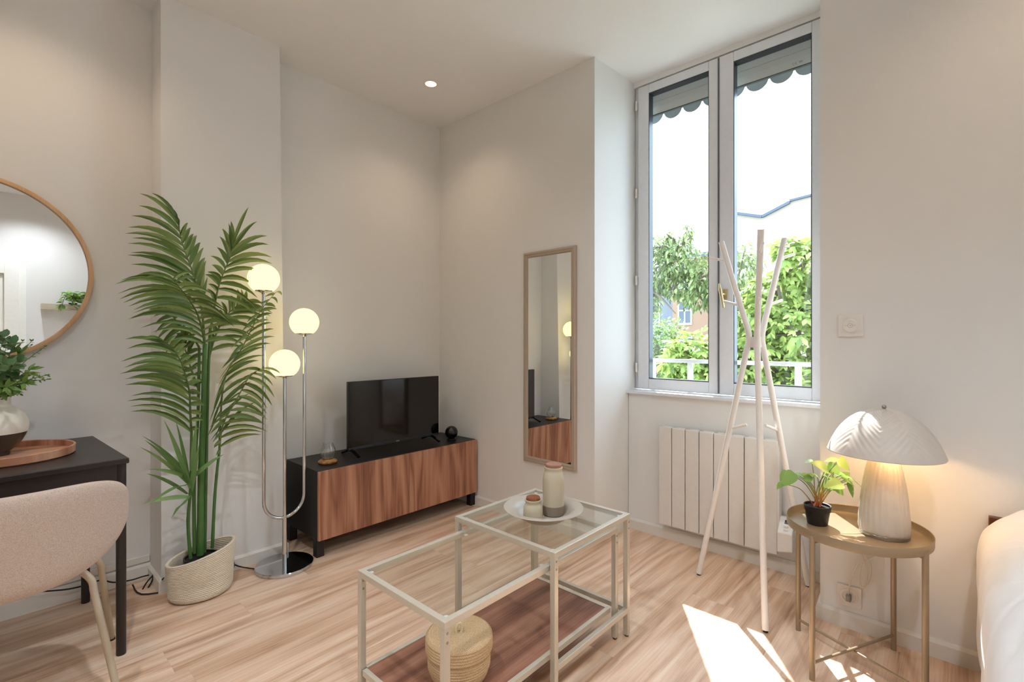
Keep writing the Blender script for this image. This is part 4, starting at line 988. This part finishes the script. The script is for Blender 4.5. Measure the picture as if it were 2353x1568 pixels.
# far pink house and grey house
def facade(name, label, x, y0, y1, z1, mat, wins, roof):
    t = thing(name, label, 'building', (x+2,(y0+y1)/2,-3))
    mb = MB(); mb.box(x,x+4,y0,y1,-3,z1); mb.build('wall', mat, t)
    for (wy, wz, ww, wh) in wins:
        mb = MB(); mb.ring(x-.05,x+.02,wy-ww/2-.06,wy+ww/2+.06,wz-wh/2-.06,wz+wh/2+.06,.07,.07,.1,.07); mb.box(x-.04,x,wy-.03,wy+.03,wz-wh/2,wz+wh/2); mb.box(x-.04,x,wy-ww/2,wy+ww/2,wz+.08,wz+.14); f = mb.build('window', 'pvc_white', t)
        mb = MB(); mb.box(x-.02,x+.01,wy-ww/2,wy+ww/2,wz-wh/2,wz+wh/2); mb.build('pane', 'window_dark', t, parent=f)
    mb = MB(); mb.box(x-.3,x+4,y0-.1,y1+.1,z1,z1+.2); mb.build('roof', 'roof_slate', t)
facade('pink_house', 'pale pink house with white windows seen between the trees', 22, 3.4, 7.95, 5.4, 'pink_render', [(7.28,2.65,.62,1.15),(7.3,1.1,.7,.9),(5.6,2.65,.62,1.15),(5.6,4.5,.62,1.15),(7.28,4.5,.62,1.15)], 0)
facade('grey_house', 'grey-blue house far left beyond the trees', 24, 8.8, 13.5, 4.6, 'grey_render', [(10.1,2.7,.9,1.3),(11.6,2.7,.9,1.3)], 0)
t = thing('garden_shed', 'low white-roofed shed among the bushes', 'shed', (16.5,4.9,-3))
mb = MB(); mb.box(15.6,17.4,4.3,5.6,-3,.75); mb.build('wall', 'grey_render', t)
mb = MB(); mb.add([(15.5,4.2,.74),(15.5,5.7,.74),(17.5,5.7,1.02),(17.5,4.2,1.02),(15.5,4.2,.70),(15.5,5.7,.70),(17.5,5.7,.98),(17.5,4.2,.98)], [(0,1,2,3),(7,6,5,4),(0,4,5,1),(1,5,6,2),(2,6,7,3),(3,7,4,0)])
for k in range(6): mb.bar((15.5,4.25+k*.28,.755),(17.5,4.25+k*.28,1.035),.03)
mb.build('roof', 'rail_white', t)
def tree(name, label, cat, trunk, branches, blobs, n, L, w, mat, shape=RUS, seed=1, group=None, droop=.3, dark=False):
    g = random.Random(seed); t = thing(name, label, cat, trunk[0], group)
    mb = MB(); mb.tube(spline(trunk, 12), [trunk_r*(1-.5*i/11) for i in range(12) for trunk_r in (.16,)], 10)
    for b in branches: mb.tube(spline(b, 12), [.05*(1-.75*i/11) for i in range(12)], 7)
    # twigs
    for (c, r) in blobs:
        for k in range(5):
            d = V((g.gauss(0,1),g.gauss(0,1),g.gauss(0,1))).normalized(); p = V(c); e = V((d.x*r[0],d.y*r[1],d.z*r[2]))*.85
            mb.tube(spline([p, p+e*.5+V((0,0,.05*L)), p+e], 6), [.02*(1-.7*i/5)*L*8 for i in range(6)], 5)
    mb.build('trunk', 'bark', t)
    mb = MB(); tot = sum(r[0]*r[1]+r[1]*r[2]+r[0]*r[2] for c, r in blobs)
    for (c, r) in blobs:
        q = int(n*(r[0]*r[1]+r[1]*r[2]+r[0]*r[2])/tot)
        for i in range(q):
            d = V((g.gauss(0,1),g.gauss(0,1),g.gauss(0,1))).normalized(); rad = g.uniform(.35,1.08)**.6
            p = V(c)+V((d.x*r[0],d.y*r[1],d.z*r[2]))*rad
            dr = (d*.6+V((g.uniform(-1,1),g.uniform(-1,1),g.uniform(-1,.5)-droop))).normalized()
            s = g.uniform(.65,1.2); nr = V((g.uniform(-.6,.6),g.uniform(-.6,.6),1))
            if shape is RUS: mb.leaf(p, dr, nr, L*s, w*s, shape, .2, .25)
            else:
                nr = (nr-dr*nr.dot(dr)).normalized(); sd_ = dr.cross(nr)
                for an, q_ in ((0,1.),(.75,.82),(-.75,.82)): mb.leaf(p, dr*math.cos(an)+sd_*math.sin(an), nr, L*s*q_, w*s*.42, ((0,.25),(.35,.8),(.6,1),(.82,.6),(1,.03)), .12, .25)
    mb.build('crown', mat, t)
tree('drooping_tree', 'tall feathery tree with drooping branches left of the window centre', 'tree', [V((8.3,2.9,-3)),V((8.2,2.7,.5)),V((8.1,2.3,2.4))],
     [[V((8.1,2.4,2.2)),V((8,1.8,2.6)),V((8,1.1,2.5)),V((8,.8,2.0))],[V((8.1,2.4,2.3)),V((8,1.7,3.1)),V((8,1.2,3.5))],[V((8.1,2.4,2.2)),V((7.8,2.0,2.3)),V((7.8,1.5,1.8))],[V((8.1,2.4,2.2)),V((8,1.6,2.4)),V((8,.6,2.7))]],
     [((8,2.0,2.9),(.6,.45,.6)),((8,1.4,2.95),(.6,.4,.45)),((8,.9,2.6),(.5,.45,.45)),((8,1.9,3.35),(.5,.35,.3)),((8,1.5,3.3),(.4,.25,.25)),((8,1.33,3.6),(.2,.08,.2)),((8,1.1,2.2),(.5,.35,.35)),((8,.6,2.2),(.5,.35,.4)),((8,2.2,2.15),(.4,.25,.45)),((8.2,2.7,3.0),(.7,.5,.7)),((8,1.5,2.5),(.5,.45,.4)),((8,.2,2.7),(.6,.4,.5)),((8,1.72,3.55),(.2,.08,.15))],
     5200, .13, .055, 'tree_leaf', seed=3, droop=.55)
FIG = ((0,.2),(.18,.9),(.3,.55),(.45,1.0),(.58,.6),(.75,.7),(1,.03))
tree('fig_tree', 'large bright broad-leaved tree filling the right pane beyond the railing', 'tree', [V((4.6,-2.2,-3)),V((4.6,-2.0,-.5)),V((4.5,-1.6,.9))],
     [[V((4.5,-1.7,.6)),V((4.3,-1.5,1.3)),V((4.3,-1.35,2.1))],[V((4.5,-1.7,.5)),V((4.2,-1.2,1.0)),V((4.2,-.7,1.4))],[V((4.5,-1.7,.6)),V((4.2,-2.0,1.4)),V((4.2,-1.9,2.2))],[V((4.5,-1.7,.2)),V((4.1,-1.0,.5)),V((4,-.4,.7))]],
     [((4.4,-1.65,2.15),(.35,.32,.35)),((4.4,-1.35,1.75),(.4,.38,.35)),((4.4,-1.0,1.45),(.45,.32,.32)),((4.4,-1.6,1.3),(.5,.42,.5)),((4.3,-1.1,.95),(.5,.45,.4)),((4.3,-1.6,.55),(.5,.5,.5)),((4.2,-.75,.75),(.45,.4,.45)),((4.1,-.45,.85),(.4,.28,.5)),((4.1,-.3,.25),(.5,.6,.45)),((4.1,-1.1,.2),(.5,.6,.5)),((4.6,-2.3,1.6),(.6,.5,.8)),((4.4,-1.45,2.4),(.2,.15,.12)),((4.0,-.2,.95),(.3,.16,.3))],
     5200, .135, .125, 'fig_leaf', FIG, 5)
for lb, c, r, n, sd in (('clipped round green bush left of the railing posts', V((10,3.0,1.05)), (.6,.55,.8), 1900, 8), ('darker bush between the round bush and the pink house', V((12.5,3.66,1.0)), (.6,.55,.95), 1900, 9), ('low pale bush just beyond the railing at left', V((6.2,.75,.45)), (.55,.6,.55), 1500, 10)):
    tree('garden_bush', lb, 'bush', [V((c.x,c.y,-3)), V((c.x,c.y,-1.2)), c], [], [(tuple(c), r), ((c.x,c.y,c.z-r[2]*.9),(r[0]*.9,r[1]*.9,r[2]*.9))], n, .12, .07, 'bush_leaf', seed=sd, group='garden bushes', droop=.1)

# ------------------------------------------------------------------ light
w = bpy.data.worlds.new('sky'); sc.world = w; w.use_nodes = True
bg = w.node_tree.nodes['Background']; bg.inputs[0].default_value = (.70,.92,1.13,1); bg.inputs[1].default_value = 3.3
sd = bpy.data.lights.new('sun', 'SUN'); sd.energy = 8; sd.color = (1,.98,.95); sd.angle = R(.6)
so = bpy.data.objects.new('sun', sd); COL.objects.link(so); so.location = (6,3,9)
so.rotation_euler = V((-.685,-.468,-.950)).to_track_quat('-Z','Y').to_euler()

vs_ = sc.view_settings; vs_.view_transform = 'Standard'; vs_.look = 'None'; vs_.gamma = 1; vs_.exposure = 1.0
try: vs_.use_curve_mapping = False
except Exception: pass
cy_ = sc.cycles
cy_.use_denoising = True; cy_.use_adaptive_sampling = True; cy_.adaptive_threshold = .025; cy_.max_bounces = 9; cy_.diffuse_bounces = 5; cy_.glossy_bounces = 5; cy_.transparent_max_bounces = 16; cy_.transmission_bounces = 6
cy_.caustics_reflective = False; cy_.caustics_refractive = False; cy_.sample_clamp_indirect = 6
